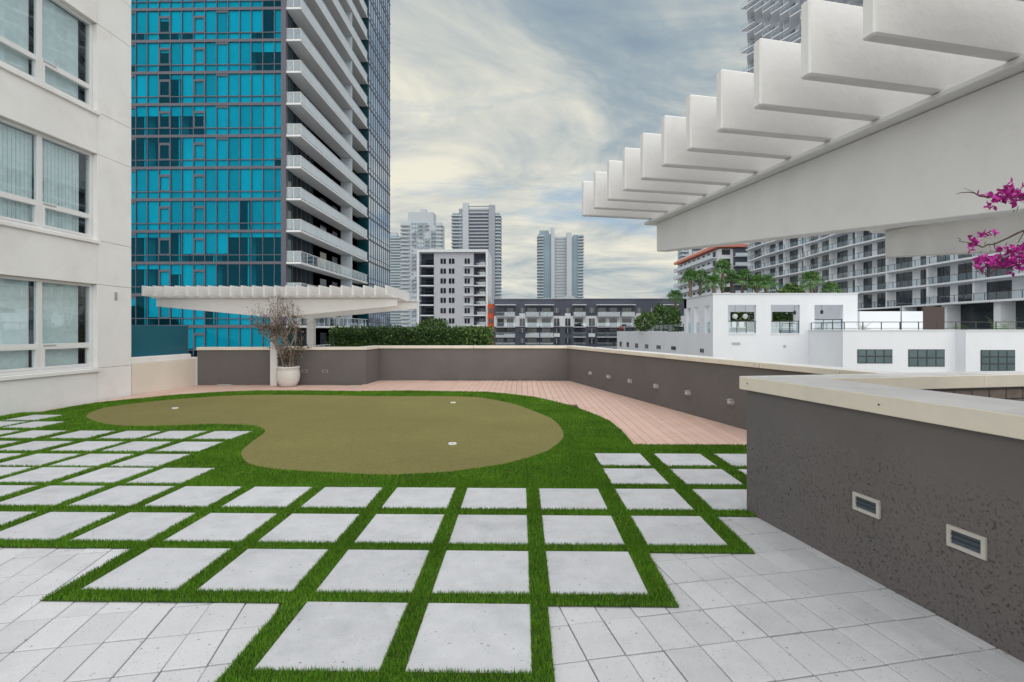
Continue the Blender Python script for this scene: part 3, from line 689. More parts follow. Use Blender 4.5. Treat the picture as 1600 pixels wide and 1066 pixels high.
# balcony side
zi = lambda k: ZF0+k*FL
MB().box(XC-.35,XC-.05,55.6,70.6,-10,62).build('side_wall',M['conc'],tow)
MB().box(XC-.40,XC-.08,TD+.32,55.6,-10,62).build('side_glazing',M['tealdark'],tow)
sb = MB().box(XC-.06,XB,TD-.05,70.5,-.20,.02); sb = sb.mesh('balcony_slab',M['conc'],bevel=.02)
rt = MB()
rt.box(XB-.06,XB-.01,TD,70.4,1.02,1.07); rt.box(XC,XB-.06,TD,TD+.05,1.02,1.07)
yy = TD
while yy < 70.3: rt.box(XB-.06,XB-.02,yy+.06,yy+.10,.02,1.02); yy += 1.46
for xx in (XC+.03,(XC+XB)/2): rt.box(xx,xx+.04,TD+.005,TD+.045,.02,1.02)
rtm = rt.mesh('handrail',M['conc']); rgm = MB().box(XB-.045,XB-.033,TD+.1,70.3,.08,1.0).mesh('rail_glass',M['frost']); rgc = MB().box(XB-.045,XB-.033,TD+.1,70.3,.08,1.0).mesh('rail_glass',M['railglass'])
epm = MB().box(0,(XB-XC)/2-.06,TD+.02,TD+.03,.08,1.0).mesh('end_pane',M['railglass'])
ptm = MB().box(XC-.04,XB-.10,64.15,64.25,.02,FL-.2).mesh('balcony_divider',M['frost'])
dmm = {}
for k in range(-3,17):
    z = zi(k)+.06; s = inst('balcony',sb,(0,0,z),parent=tow)
    inst('handrail',rtm,(0,0,z),parent=s); inst('rail_glass',rgc if k<=0 else rgm,(0,0,z),parent=s)
    for xx in (XC+.05,(XC+XB)/2+.03): inst('end_pane',epm,(xx,0,z),parent=s)
    inst('balcony_divider',ptm,(0,0,z),parent=tow)
    for (a,c) in ((57.5,59.3),(61.2,62.9)):
        if (a,c) not in dmm: dmm[(a,c)] = MB().box(XC-.06,XC-.02,a,c,.25,2.35).mesh('side_window',M['darkglass'])
        inst('side_window',dmm[(a,c)],(0,0,z),parent=tow)
    for q in range(6):
        key='m'
        if key not in dmm: dmm[key]=MB().box(XC-.09,XC-.02,0,.07,.02,FL-.2).mesh('side_mullion',M['mull'])
        inst('side_mullion',dmm[key],(0,TD+.4+q*1.06,z),parent=tow)
# projecting glazed bay beyond the balconies
MB().box(XC-.1,XB,70.75,YE,-10,62).build('bay_glazing',M['paleglass'],tow)
MB().box(XC-.1,XB-.02,70.60,70.74,-10,62).build('bay_front_glass',M['tealdark'],tow)
b = MB()
for k in range(-5,18): b.box(XB-.02,XB+.05,70.7,YE,zi(k)-.12,zi(k)+.12); b.box(XB-.02,XB+.04,70.7,YE,zi(k)+.75,zi(k)+.82)
yy = 70.75
while yy < YE: b.box(XB-.02,XB+.06,yy,yy+.09,-10,62); yy += 1.12
b.build('bay_mullions',M['spandrel'],tow)

# ================================================================== FAR TOWERS
def far_tower(u0,u1,vtop,D,lab,style,fl=3.2):
    x0,x1 = ay(u0,516,D).x, ay(u1,516,D).x; zt = ay(800,vtop,D).z; W_ = x1-x0; dp = W_*.6
    e = empty('distant_tower',((x0+x1)/2,D,-22),lab,'tower','distant towers on the skyline'); n = int((zt+22)/fl)
    def slabs(a,b,prot,th=.9,mat_='farw',name='balcony_slabs'):
        m = MB()
        for k in range(n):
            z = zt-(k+1)*fl; m.box(a,b,D-prot,D+.2,z,z+th)
        return m.build(name,M[mat_],e)
    if style == 'stripe':
        MB().box(x0,x1,D,D+dp,-22,zt).build('body',M['farb'],e); slabs(x0-.5,x1+.5,1.8,1.1)
        MB().box(x0+W_*.2,x1-W_*.25,D+3,D+dp-3,zt,zt+5).build('plant_room',M['farw'],e)
    elif style == 'curved':
        MB().box(x0,x1,D,D+dp,-22,zt).build('body',M['farw'],e)
        m = MB()
        for k in range(n):
            z = zt-(k+1)*fl; c = (x0+W_*.10,D+1.5); pts = [(c[0]+W_*.14*math.cos(a),c[1]-4.5*abs(math.sin(a))) for a in [math.pi*q/8 for q in range(9)]]
            m.prism(pts,z,z+1.1); m.box(x0+W_*.88,x1+1.5,D-1.5,D+4,z,z+1.0)
        m.build('balcony_slabs',M['farw'],e); g = MB(); random.seed(4)
        for k in range(n):
            z = zt-(k+1)*fl
            for q in range(9):
                if random.random()<.8: xx = x0+W_*(.26+.07*q); g.box(xx,xx+W_*.045,D-.25,D,z+1.1,z+2.7)
        g.build('windows',M['farb'],e); r = MB()
        for k in range(n):
            z = zt-(k+1)*fl
            for q in range(4):
                xx = x0+W_*(.28+.16*q); 
                if (k//2+q)%3: r.box(xx,xx+W_*.10,D-1.6,D,z,z+.9)
        r.build('bay_slabs',M['farg'],e)
        MB().box(x0+W_*.15,x1-W_*.2,D+2,D+dp-4,zt,zt+9).build('plant_room',M['farw'],e); MB().box(x0+W_*.45,x0+W_*.6,D+4,D+9,zt+9,zt+12).build('lift_tower',M['farw'],e)
    elif style == 'core':
        MB().box(x0,x1,D,D+dp,-22,zt-9).build('body',M['farb'],e)
        MB().box(x0+W_*.14,x1-W_*.14,D-1.2,D+dp-3,-22,zt-5).build('center_panel',M['farg'],e)
        MB().box(x0+W_*.22,x0+W_*.345,D-3,D+4,-22,zt).build('shaft',M['farw'],e); MB().box(x0+W_*.77,x0+W_*.90,D-3,D+4,-22,zt-2).build('shaft',M['farg'],e)
        m = MB()
        for k in range(n-2):
            z = zt-9-(k+1)*fl; m.box(x0-1,x0+W_*.215,D-2.4,D+dp*.6,z,z+1.0); m.box(x0+W_*.905,x1+1.2,D-2.4,D+dp*.6,z,z+1.0)
        m.build('balcony_slabs',M['farw'],e); slabs(x0+W_*.35,x0+W_*.765,2.2,.7,'farw','center_slabs'); g = MB()
        for k in range(n-2):
            z = zt-9-(k+1)*fl; g.box(x0+W_*.36,x0+W_*.755,D-1.6,D-1.25,z+1.1,z+2.5)
        g.build('center_windows',M['slate'],e)
    else:
        MB().box(x0,x0+W_*.30,D,D+dp,-22,zt-6).build('left_wing',M['farb'],e); MB().box(x0+W_*.78,x1,D,D+dp,-22,zt-7).build('right_wing',M['farb'],e)
        MB().box(x0+W_*.30,x0+W_*.78,D+1,D+dp,-22,zt-9).build('center_body',M['farw'],e)
        MB().box(x0+W_*.285,x0+W_*.36,D-3,D+5,-22,zt).build('shaft',M['farw'],e); MB().box(x0+W_*.63,x0+W_*.74,D-3,D+5,-22,zt-5).build('shaft',M['farw'],e)
        m = MB()
        for k in range(n-2):
            z = zt-6-(k+1)*fl; m.box(x0-1,x0+W_*.12,D-2.6,D+dp*.5,z,z+1.0); m.box(x1-W_*.12,x1+1,D-2.6,D+dp*.5,z,z+1.0)
        m.build('balcony_slabs',M['farw'],e); g = MB()
        for k in range(n-3):
            z = zt-10-(k+1)*fl; g.box(x0+W_*.38,x0+W_*.62,D+.6,D+1,z+1.2,z+2.4)
        g.build('center_windows',M['farg'],e)
        MB().box(x0+W_*.03,x0+W_*.24,D+2,D+9,zt-6,zt-2).build('crown',M['farb'],e)
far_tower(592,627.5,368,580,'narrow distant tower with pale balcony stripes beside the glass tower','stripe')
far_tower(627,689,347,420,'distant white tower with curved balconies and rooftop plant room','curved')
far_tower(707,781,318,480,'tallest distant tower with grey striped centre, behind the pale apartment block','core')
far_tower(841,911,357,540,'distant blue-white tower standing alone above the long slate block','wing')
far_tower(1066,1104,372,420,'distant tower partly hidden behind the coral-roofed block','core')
for o in COL.objects:
    if o.parent and o.parent.name.startswith('distant_tower') and any(k in o.name for k in ('slabs','windows')): o['kind'] = 'stuff'

# ================================================================== PALE APARTMENT BLOCK + ORANGE STAIR + LONG SLATE BLOCK
D = 155; X_ = lambda u: ay(u,516,D).x; Z_ = lambda v: ay(800,v,D).z
ap = empty('apartment_block',(X_(707),D,-22),'pale grey apartment block with white frame and dark recessed balconies','building')
MB().box(X_(653),X_(762),D+3,D+22,-22,Z_(393)).build('body',M['slate'],ap)
MB().box(X_(678),X_(740),D,D+2.9,-22,Z_(394.2)).build('wall',M['grey'],ap)
MB().box(X_(652.5),X_(655.6),D-.8,D+20,-22,Z_(390)).build('frame',M['wbld'],ap); MB().box(X_(759.3),X_(762.5),D-.8,D+20,-22,Z_(390)).build('frame',M['wbld'],ap)
MB().box(X_(655.6),X_(759.3),D-.8,D+20,Z_(394.2),Z_(390)).build('frame',M['wbld'],ap)
wy = [408,423.5,439,454,469.2,485.5,501.5,517.5,533]
wmm = {}
for v in wy:
    for (u,ww) in ((692.5,8.4),(705.7,8.6),(730,8)):
        w_ = MB().box(X_(u-ww/2),X_(u+ww/2),D-.10,D-.02,Z_(v+4),Z_(v-4)).build('window',M['darkglass'],ap)
        MB().box(X_(u)-.08,X_(u)+.08,D-.16,D-.10,Z_(v+4),Z_(v-4)).build('mullion',M['grey'],w_)
    zf = Z_(v+7.6)
    for (a,b) in ((656,678),(740.2,759)):
        sl_ = MB().box(X_(a),X_(b),D-.5,D+3,zf-.18,zf+.18).build('balcony',M['wbld'],ap)
        MB().box(X_(a)+.1,X_(b)-.1,D-.40,D-.34,zf+.2,zf+1.15).build('rail_glass',M['railglass'],sl_)
        MB().box(X_(a)+1.2,X_(b)-.6,D+2.9,D+2.98,zf+.2,zf+2.3).build('door',M['darkglass'],sl_)
        MB().box(X_(a)+.1,X_(b)-.1,D-.43,D-.30,zf+1.15,zf+1.22).build('handrail',M['metal'],sl_)
    l_ = MB().box(X_(724.5),X_(739.8),D-.7,D-.01,zf-.12,zf+.12).build('ledge',M['wbld'],ap)
os_ = empty('stair_tower',(X_(769),153,-22),'bright orange stair tower between the pale block and the slate block','building')
MB().box(X_(763),X_(774.5),153,157,-22,Z_(475.5)).build('body',M['orange'],os_)
for v in (486,502,518): MB().box(X_(764.5),X_(770.5),152.9,152.98,Z_(v+3.5),Z_(v-3.5)).build('window',M['darkglass'],os_)
D = 152
sbk = empty('slate_block',(X_(900),D,-22),'long four-storey slate and white apartment block with balconies','building')
x0,x1 = X_(772),X_(1110)
MB().box(x0,x1,D,D+18,-22,Z_(467.5)).build('body',M['slate'],sbk)
MB().box(x0+.01,x1-.01,D-.25,D-.01,Z_(510.5),Z_(494)).build('white_band',M['wbld'],sbk)
MB().box(x0-.2,x1+.2,D-.3,D+18.2,Z_(467.5),Z_(466.3)).build('roof_edge',M['grey'],sbk)
fl4 = [(481,489,494.5),(497.5,509,511),(513,520,526.5),(528.5,536,542)]
q = lambda z: 760+z/5
bays = [(75,225),(305,412),(418,520),(675,770),(860,1035),(1045,1150),(1360,1480)]
wns = [(260,300),(527,570),(615,655),(800,845),(1170,1210),(1270,1310)]
random.seed(8)
for fi,(va,vb,vs) in enumerate(fl4):
    for a,b in wns:
        w_ = MB().box(X_(q(a)),X_(q(b)),D-.36,D-.27,Z_(vb+.5),Z_(va+.3)).build('window',M['darkglass'],sbk)
        MB().box((X_(q(a))+X_(q(b)))/2-.07,(X_(q(a))+X_(q(b)))/2+.07,D-.41,D-.36,Z_(vb+.5),Z_(va+.3)).build('mullion',M['grey'],w_)
        if (fi in (0,2)) and random.random()<.6: MB().box(X_(q(a))-.1,X_(q(b))+.1,D-.32,D-.26,Z_(vb+6.5),Z_(vb+.8)).build('white_panel',M['wbld'],sbk)
    for a,b in bays:
        xa,xb = X_(q(a)),X_(q(b)); zs = Z_(vs)
        s_ = MB().box(xa,xb,D-2.2,D-.26,zs-.18,zs+.12).build('balcony',M['grey'],sbk)
        MB().box(xa+.05,xb-.05,D-2.15,D-2.08,zs+.14,zs+1.15).build('rail_glass',M['railglass'],s_)
        MB().box(xa,xb,D-2.18,D-2.06,zs+1.15,zs+1.24).build('handrail',M['grey'],s_)
        n = max(1,round((b-a)/75))
        for i in range(n):
            t = xa+(xb-xa)*(i+.14)/n; MB().box(t,t+(xb-xa)*.68/n,D-.34,D-.27,zs+.15,zs+2.5).build('door',M['darkglass'],s_)
        if fi == 0: MB().box(xa-.2,xb+.2,D-2.2,D-.26,Z_(477.5),Z_(476.4)).build('canopy',M['wbld'],sbk)
MB().box(X_(872),X_(900),D+3,D+8,Z_(467.4),Z_(463)).build('roof_plant',M['farw'],sbk); MB().box(X_(884),X_(898),D+4,D+7,Z_(463),Z_(461)).build('roof_plant',M['farw'],sbk)

# ================================================================== CORAL-ROOFED BLOCK at right
XR = 65.5
cb = empty('coral_roof_block',(XR+8,190,-22),'white apartment block with a projecting coral roof edge','building')
zt = ay(1122,387,170).z
MB().box(XR,XR+22,170,213,-22,zt-.4).build('body',M['wbld'],cb); MB().box(XR-1.6,XR+23,168.4,215,zt,zt+.9).build('roof',M['coral'],cb); MB().box(XR-.8,XR+22,169.4,214,zt+.9,zt+1.6).build('roof_top',M['wbld'],cb)
MB().box(XR+4.6,XR+22,169.7,169.98,-22,zt-.1).build('dark_front',M['slate'],cb)
for k in range(8):
    z = zt-3.1*(k+1)
    s_ = MB().box(XR-1.8,XR-.01,171.5,215,z-.15,z+.15).build('balcony',M['wbld'],cb); MB().box(XR-1.78,XR-1.70,171.6,214.8,z+.18,z+1.1).build('rail_glass',M['frost'],s_)
    for i in range(8):
        y = 173+i*5.1; MB().box(XR-.08,XR-.02,y,y+2.4,z+.2,z+2.4).build('window',M['darkglass'],cb)
    MB().box(XR+.9,XR+3.6,169.9,169.97,z+.7,z+2.5).build('window',M['darkglass'],cb)
    MB().box(XR+4.6,XR+14,168.2,169.68,z-.15,z+.15).build('balcony',M['farw'],cb); MB().box(XR+4.7,XR+14,168.3,168.38,z+.18,z+1.1).build('rail_glass',M['frost'],cb)

# ================================================================== WAVY BALCONY TOWER at right
XT = 65.0; Y0,Y1 = 56.0,145.0; ZT0 = 5.6; FT = 3.1; NF = 33
bt = empty('balcony_tower',(XT+8,100,-22),'tall white tower at right with rippling glass-railed balconies','tower')
MB().box(XT,XT+22,Y0,Y1,ZT0,ZT0+NF*FT).build('body',M['wbld'],bt)
MB().box(XT+.8,XT+22,Y0,Y1,-22,ZT0-.02).build('ground_storey',M['darkglass'],bt)
yb = [Y0]
while yb[-1] < Y1: yb.append(yb[-1]+random.choice((8.2,9.0,9.6)))
yb[-1] = Y1
def wave(y,ph,amp): return XT-1.15-amp*(.5+.5*math.sin(y/5.2+ph))
def edge_pts(k):
    amp = .85 if k < 8 else 2.6; ph = 1.6*(k%2) if k<8 else 3.14*(k%2)+.3*(k%3); step = 1.6
    if k >= 8:      # sharper zig-zag higher up
        pts=[]; y=Y0; i=0
        while y <= Y1+.01:
            pts.append((XT-(1.2 if (i+k)%2 else 3.3),y)); y += 4.45; i+=1
        return pts
    n = int((Y1-Y0)/step); return [(wave(Y0+(Y1-Y0)*i/n,ph,amp),Y0+(Y1-Y0)*i/n) for i in range(n+1)]
for i,y in enumerate(yb):
    MB().box(XT-1.1,XT-.01,y-.16,y+.16,ZT0-(8 if i%2 else 0),ZT0+NF*FT).build('divider',M['wbld'],bt)
for k in range(NF):
    z = ZT0+k*FT
    if 8 <= k < 12: continue
    pts = edge_pts(k)
    sl_ = MB(); sl_.add([(x,y,z-.16) for x,y in pts]+[(XT-.005,y,z-.16) for x,y in pts]+[(x,y,z+.12) for x,y in pts]+[(XT-.005,y,z+.12) for x,y in pts],[]); n = len(pts); fs=[]
    for i in range(n-1): fs += [(i,n+i,n+i+1,i+1),(2*n+i,2*n+i+1,3*n+i+1,3*n+i),(i,i+1,2*n+i+1,2*n+i)]
    fs += [(0,2*n,3*n,n),(n-1,2*n-1,4*n-1,3*n-1)]
    base0 = 0; sl_.f += fs; sl_.m += [0]*len(fs); s_ = sl_.build('balcony',M['wbld'],bt)
    g = MB(); h = MB()
    for i in range(n-1):
        (xa,ya),(xb_,yb_) = pts[i],pts[i+1]; g.add([(xa+.06,ya,z+.16),(xb_+.06,yb_,z+.16),(xb_+.06,yb_,z+1.1),(xa+.06,ya,z+1.1)],[(0,1,2,3)]); h.bar((xa+.06,ya,z+1.14),(xb_+.06,yb_,z+1.14),.06,.06); h.bar((xa+.06,ya,z+.14),(xa+.06,ya,z+1.12),.06,.06)
    g.build('rail_glass',M['railglass'],s_); h.build('handrail',M['metal'] if k<8 else M['conc'],s_)
    if k < 7:
        for i in range(len(yb)-1):
            a,b = yb[i],yb[i+1]; Ln = b-a
            for t0,t1 in ((.12,.30),(.50,.90)) if (i%2) else ((.14,.46),(.64,.92)):
                d_ = MB().box(XT-.06,XT-.01,a+Ln*t0,a+Ln*t1,z+.15,z+2.7).build('door',M['darkglass'],bt); c = a+Ln*(t0+t1)/2; MB().box(XT-.10,XT-.06,c-.04,c+.04,z+.15,z+2.7).build('mullion',M['metal'],d_)
g = MB()
for k in range(12,NF):
    z = ZT0+k*FT
    for i in range(len(yb)-1):
        a,b = yb[i],yb[i+1]; g.box(XT-.06,XT-.01,a+1.2,a+3.4,z+.15,z+2.7); g.box(XT-.06,XT-.01,b-3.2,b-1.2,z+.15,z+2.7)
o = g.build('upper_doors',M['darkglass'],bt); o['kind']='stuff'
for y in (69.5,78,86.5): MB().box(XT-1.2,XT+.78,y-.5,y+.5,-22,ZT0-.16).build('column',M['wbld'],bt)

# ================================================================== WHITE PODIUM with roof pavilion
YP = 44.0; gx = lambda u,Y: ay(u,516,Y).x; gzv = lambda v,Y: ay(800,v,Y).z
wp = empty('white_podium',(24,48,-22),'white rendered podium building with roof terrace and open pavilion','building')
xa,xb = gx(1114,YP),gx(1340,YP); zt,zf = gzv(460,YP),1.30; YBk = 51.0
def wall_x(name,x0,x1,y0,y1,z0,z1,ops,parent,m='wbld'):       # wall along x with rectangular openings (list of x0,x1,z0,z1), pieces butted
    b = MB(); xs = sorted(ops); cx = x0
    for (a,c,za,zb) in xs:
        b.box(cx,a,y0,y1,z0,z1); b.box(a,c,y0,y1,z0,za); b.box(a,c,y0,y1,zb,z1); cx = c
    b.box(cx,x1,y0,y1,z0,z1); return b.build(name,M[m],parent)
def wall_y(name,x0,x1,y0,y1,z0,z1,ops,parent,m='wbld'):
    b = MB(); cy = y0
    for (a,c,za,zb) in sorted(ops):
        b.box(x0,x1,cy,a,z0,z1); b.box(x0,x1,a,c,z0,za); b.box(x0,x1,a,c,zb,z1); cy = c
    b.box(x0,x1,cy,y1,z0,z1); return b.build(name,M[m],parent)
zo0,zo1 = gzv(521,YP),gzv(477,YP)
ops = [(gx(1137.5,YP),gx(1181.6,YP),zo0,zo1),(gx(1204.7,YP),gx(1249.7,YP),zo0,zo1),(gx(1272.6,YP),gx(1317.6,YP),zo0+.15,zo1)]
wall_x('front_wall',xa,xb,YP,YP+.35,-22,zt,ops,wp)
lo_ = []
for (u0,u1) in ((1069,1079),(1084.6,1092.3),(1101,1109.7)):
    y1_,y0_ = ax(u0,516,xa).y, ax(u1,516,xa).y; lo_.append((y0_,y1_,zo0,zo1))
wall_y('side_wall',xa,xa+.35,YP+.351,YBk,-22,zt-.002,lo_,wp)
wall_x('pavilion_back_wall',xa+.351,xb,YBk-.3,YBk,zf,zt-.003,[(xa+4.2,xa+6.9,zo0,zo1-.35),(xa+8.3,xa+10.5,zo0,zo1-.35)],wp)
MB().box(xb-.35,xb-.001,YP+.351,YBk-.301,-22,zt-.004).build('pavilion_end_wall',M['wbld'],wp)
MB().box(xa+.351,xb-.351,YP+.351,YBk-.301,-22,zf).build('pavilion_floor',M['conc'],wp)
b = MB()
for i in range(9): b.box(xa+.4,xb-.4,YP+.6+i*.68,YP+.72+i*.68,zt-.30,zt-.06)
b.build('pavilion_roof_beams',M['wbld'],wp)
MB().box(xa-.08,xb+.05,YP-.08,YP+.45,zt,zt+.07).build('coping',M['wbld'],wp); MB().box(xa-.08,xa+.45,YP+.45,YBk,zt,zt+.07).build('coping',M['wbld'],wp)
for i,(a,c,za,zb) in enumerate(ops):
    MB().box(a+.02,c-.02,YP+.16,YP+.18,za,za+1.0).build('rail_glass',M['railglass'],wp)
    MB().box(a,c,YP+.13,YP+.21,za+1.0,za+1.07).build('handrail',M['metal'],wp); MB().box(a,c,YP-.05,YP+.02,za-.10,za-.02).build('sill',M['conc'],wp)
    for q in range(4): t=a+(c-a)*q/3; MB().box(min(t,c-.05),min(t,c-.05)+.05,YP+.15,YP+.19,za,za+1.0).build('rail_post',M['metal'],wp)
for (a,c,za,zb) in lo_:
    MB().box(xa+.16,xa+.18,a+.02,c-.02,za,za+1.0).build('rail_glass',M['railglass'],wp)
for (u,v,a_,h_,Yw) in ((1150,537,.35,.10,YP),(1226,541,.10,.10,YP)):
    p = ay(u,v,Yw); MB().box(p.x-a_,p.x+a_,Yw-.05,Yw-.004,p.z-h_,p.z+h_).build('wall_vent',M['lamp'],wp)
for u in (1192,1259): p = ay(u,500,YP); MB().box(p.x-.008,p.x+.008,YP-.006,YP-.002,-3,zt).build('wall_joint',M['conc'],wp)
# furniture, pendants and lanterns inside
random.seed(30)
for i,(xx,nm) in enumerate(((ops[1][0]+.9,'left'),(ops[1][0]+2.0,'right'))):
    so_ = empty('sofa',(xx,YP+1.6,zf),'pale sofa in the second pavilion opening, '+nm+' of the pair','sofa','sofas in the pavilion')
    MB().box(xx-.5,xx+.5,YP+1.2,YP+2.0,zf,zf+.62).build('seat',M['cushion'],so_,bevel=.05); MB().box(xx-.5,xx+.5,YP+1.9,YP+2.15,zf+.3,zf+1.05).build('backrest',M['cushion'],so_,bevel=.05)
for i in range(3):
    xx = ops[0][0]+.55+i*.62; ch = empty('bar_chair',(xx,YP+1.3,zf),('leftmost','middle','rightmost')[i]+' white chair in the first pavilion opening','chair','chairs in the pavilion')
    MB().box(xx-.2,xx+.2,YP+1.1,YP+1.5,zf+.55,zf+.62).build('seat',M['globe'],ch); MB().box(xx-.2,xx+.2,YP+1.46,YP+1.5,zf+.62,zf+1.1).build('backrest',M['globe'],ch)
    for sx in (-.18,.16):
        for sy in (1.12,1.45): MB().box(xx+sx,xx+sx+.03,YP+sy,YP+sy+.03,zf,zf+.55).build('leg',M['metal'],ch)
for u,lab in ((1148.5,'left white globe pendant in the first pavilion opening'),(1164.5,'right white globe pendant in the first pavilion opening')):
    c = ay(u,494.5,YP+2); e = empty('globe_pendant',c,lab,'pendant lamp','globe pendants'); MB().lathe([(.22*math.sin(math.pi*i/10),.22*-math.cos(math.pi*i/10)) for i in range(11)],14,c).build('globe',M['globe'],e,smooth=True)
    MB().tube([(c.x,c.y,c.z+.2),(c.x,c.y,zt-.3)],.012,5).build('cord',M['metal'],e)
for u,v,lab in ((1241.5,489,'black lantern hanging in the second pavilion opening'),(1284,488,'black lantern in the third pavilion opening')):
    c = ay(u,v,YP+1.5); e = empty('lantern',c,lab,'lantern','pavilion lanterns'); MB().lathe([(.0,-.16),(.11,-.14),(.13,.10),(.05,.2),(0,.22)],8,c).build('body',M['metal'],e); MB().tube([(c.x,c.y,c.z+.2),(c.x,c.y,zt-.3)],.012,5).build('cord',M['metal'],e)
# receding lower wing at left
XW = xa; YW = 79.0; zw = gzv(518.3,60)
sw = []
for (u0,u1,v0,v1) in ((1049,1056,541,547),(1026,1032.5,539.6,545.5),(1008,1013,538,544.6),(992.7,997,536.5,543.4),(979.5,982.8,535,542.5),(968.6,971.4,534,541.8),(958.6,961,533.5,541)):
    a,c = ax(u1,516,XW-.06*0).y, ax(u0,516,XW).y; sw.append((u0,u1,v0,v1))
sk = -.06
def wx(Y): return xa+sk*(Y-YBk)
q4 = [(wx(YBk+.01),YBk+.01),(wx(YW),YW),(wx(YW)+14,YW),(wx(YBk)+14,YBk+.01)]
MB().prism(q4,-22,zw).build('wing',M['wbld'],wp)
def on_wing(u,v):
    d = ray(u,v); # x = xa+sk*(y-YBk)
    t = (xa-sk*YBk)/(d.x-sk*d.y); return Vector((d.x*t,d.y*t,CH+d.z*t))
for (u0,u1,v0,v1) in sw:
    a,c = on_wing(u0,v0),on_wing(u1,v1); b = MB(); b.add([(p.x-.04,p.y,z) for z in (c.z,a.z) for p in (c,a)]+[(p.x-.005,p.y,z) for z in (c.z,a.z) for p in (c,a)],[(0,1,3,2),(4,6,7,5),(0,2,6,4),(1,5,7,3),(2,3,7,6),(0,4,5,1)]); b.build('slot_window',M['darkglass'],wp)
p = ax(1097,548,xa); MB().box(xa-.05,xa-.005,p.y-.45,p.y+.45,p.z-.16,p.z+.18).build('slot_window',M['darkglass'],wp)
b = MB()
y = YBk+.2
while y < YW: b.bar((wx(y)+.3,y,zw),(wx(y)+.3,y,zw+.8),.05,.05); y += 1.5
b.bar((wx(YBk)+.3,YBk+.1,zw+.8),(wx(YW)+.3,YW,zw+.8),.06,.05); b.build('wing_railing',M['metal'],wp)
b = MB(); b.sheet([(wx(YBk)+.31,YBk+.1,zw+.05),(wx(YW)+.31,YW,zw+.05),(wx(YW)+.31,YW,zw+.76),(wx(YBk)+.31,YBk+.1,zw+.76)]); b.build('wing_rail_glass',M['railglass'],wp)
# nearer right block
YR = 39.35; x0 = gx(1317,YR); zr = 1.60
x0b = gx(1264,YP); xs = gx(1494,YR); YS = YR-.85
MB().prism([(x0b,YP-.01),(x0,YR),(xs,YR),(gx(1509,YS),YS),(52,YS),(52,62),(xb+.1,62),(xb+.1,YP-.01)],-22,zr).build('terrace_block',M['wbld'],wp)
MB().prism([(x0b-.06,YP-.02),(x0-.06,YR-.06),(xs,YR-.06),(gx(1509,YS),YS-.06),(52,YS-.06),(52,YS+.3),(xs,YR+.3),(x0+.3,YR+.3),(x0b+.3,YP-.02)],zr,zr+.08).build('terrace_coping',M['conc'],wp)
for (u0,u1,v0,v1,Yw,nr) in ((1339.4,1394,546,568,YR,2),(1419,1475.7,546,573,YR,2),(1532,1585.6,547,579.7,YS,3)):
    a,c = ay(u0,v0,Yw),ay(u1,v1,Yw); wo = MB().box(a.x,c.x,Yw-.03,Yw-.004,c.z,a.z).build('window',M['metal'],wp)
    for i in range(4):
        for j in range(nr):
            w_ = (c.x-a.x)/4; h_ = (a.z-c.z)/nr; MB().box(a.x+i*w_+.05,a.x+(i+1)*w_-.05,Yw-.05,Yw-.031,c.z+j*h_+.05,c.z+(j+1)*h_-.05).build('pane',M['frost'] if False else M['greenpane'] if 'greenpane' in M else M['darkglass'],wo)
b = MB(); pts = [(x0b+.15,YP-.1),(x0+.2,YR+.15),(xs+.1,YR+.15),(52,YR-.7)]
for (p,q_) in zip(pts,pts[1:]):
    n = max(2,round(math.hypot(q_[0]-p[0],q_[1]-p[1])/1.5))
    for i in range(n): t=i/n; X=p[0]+(q_[0]-p[0])*t; Y=p[1]+(q_[1]-p[1])*t; b.bar((X,Y,zr+.08),(X,Y,zr+.66),.05,.05)
    b.bar((*p,zr+.66),(*q_,zr+.66),.06,.05); b.bar((*p,zr+.18),(*q_,zr+.18),.04,.03)
b.build('terrace_railing',M['metal'],wp)
MB().box(gx(1343,54),gx(1442,54),54,57,zr,gzv(487,54)).build('rooftop_screen_wall',M['wbld'],wp)
MB().box(gx(1443,60),gx(1476,60),60,60.3,zr-.05,gzv(480,60)).build('slatted_screen',M['wood'],wp)
lp = ay(1408,514,45); e = empty('lamp_post',(lp.x,45,zr),'thin dark lamp post on the white roof terrace','lamp post')
MB().tube([(lp.x,45,zr),(lp.x,45,gzv(474,45))],[.05,.035],8).build('pole',M['metal'],e); MB().box(lp.x-.5,lp.x+.04,44.95,45.05,gzv(474,45)-.06,gzv(474,45)).build('head',M['metal'],e)
# ================================================================== PALMS
def fan_leaf(b, org, az, el, Lp, Rf, droop):
    d = Vector((math.cos(az)*math.cos(el),math.sin(az)*math.cos(el),math.sin(el))); side = Vector((-math.sin(az),math.cos(az),0)); upv = side.cross(d)*-1
    hub = org+d*Lp; b.cur = 0; b.bar(org,hub,.035,.02)
    n = 13
    for i in range(n):
        a = (i/(n-1)-.5)*math.radians(215); dr = d*math.cos(a)+side*math.sin(a); ln = Rf*(.75+.25*math.cos(a))*random.uniform(.9,1.08)
        p = dr.cross(upv).normalized(); wv = p*ln*.075; mid = hub+dr*ln*.6+upv*.02; tip = hub+dr*ln+Vector((0,0,-droop*ln*random.uniform(.6,1.3)))
        b.cur = random.choice((0,0,1)); b.add([hub,mid+wv,tip,mid-wv],[(0,1,2,3)])
    b.cur = 0
def crown_mesh(seed,n,Rf,Lp):
    random.seed(seed); b = MB()
    for i in range(n):
        f = i/n; fan_leaf(b,Vector((0,0,0)),i*2.4+random.uniform(-.3,.3),R(80-92*f+random.uniform(-8,8)),Lp*random.uniform(.75,1.1),Rf*random.uniform(.85,1.1),.25+.45*f)
    return b.mesh('crown',[M['palm'],M['palm2']])
CR = [crown_mesh(s,24,.80,.70) for s in (1,2,3)]
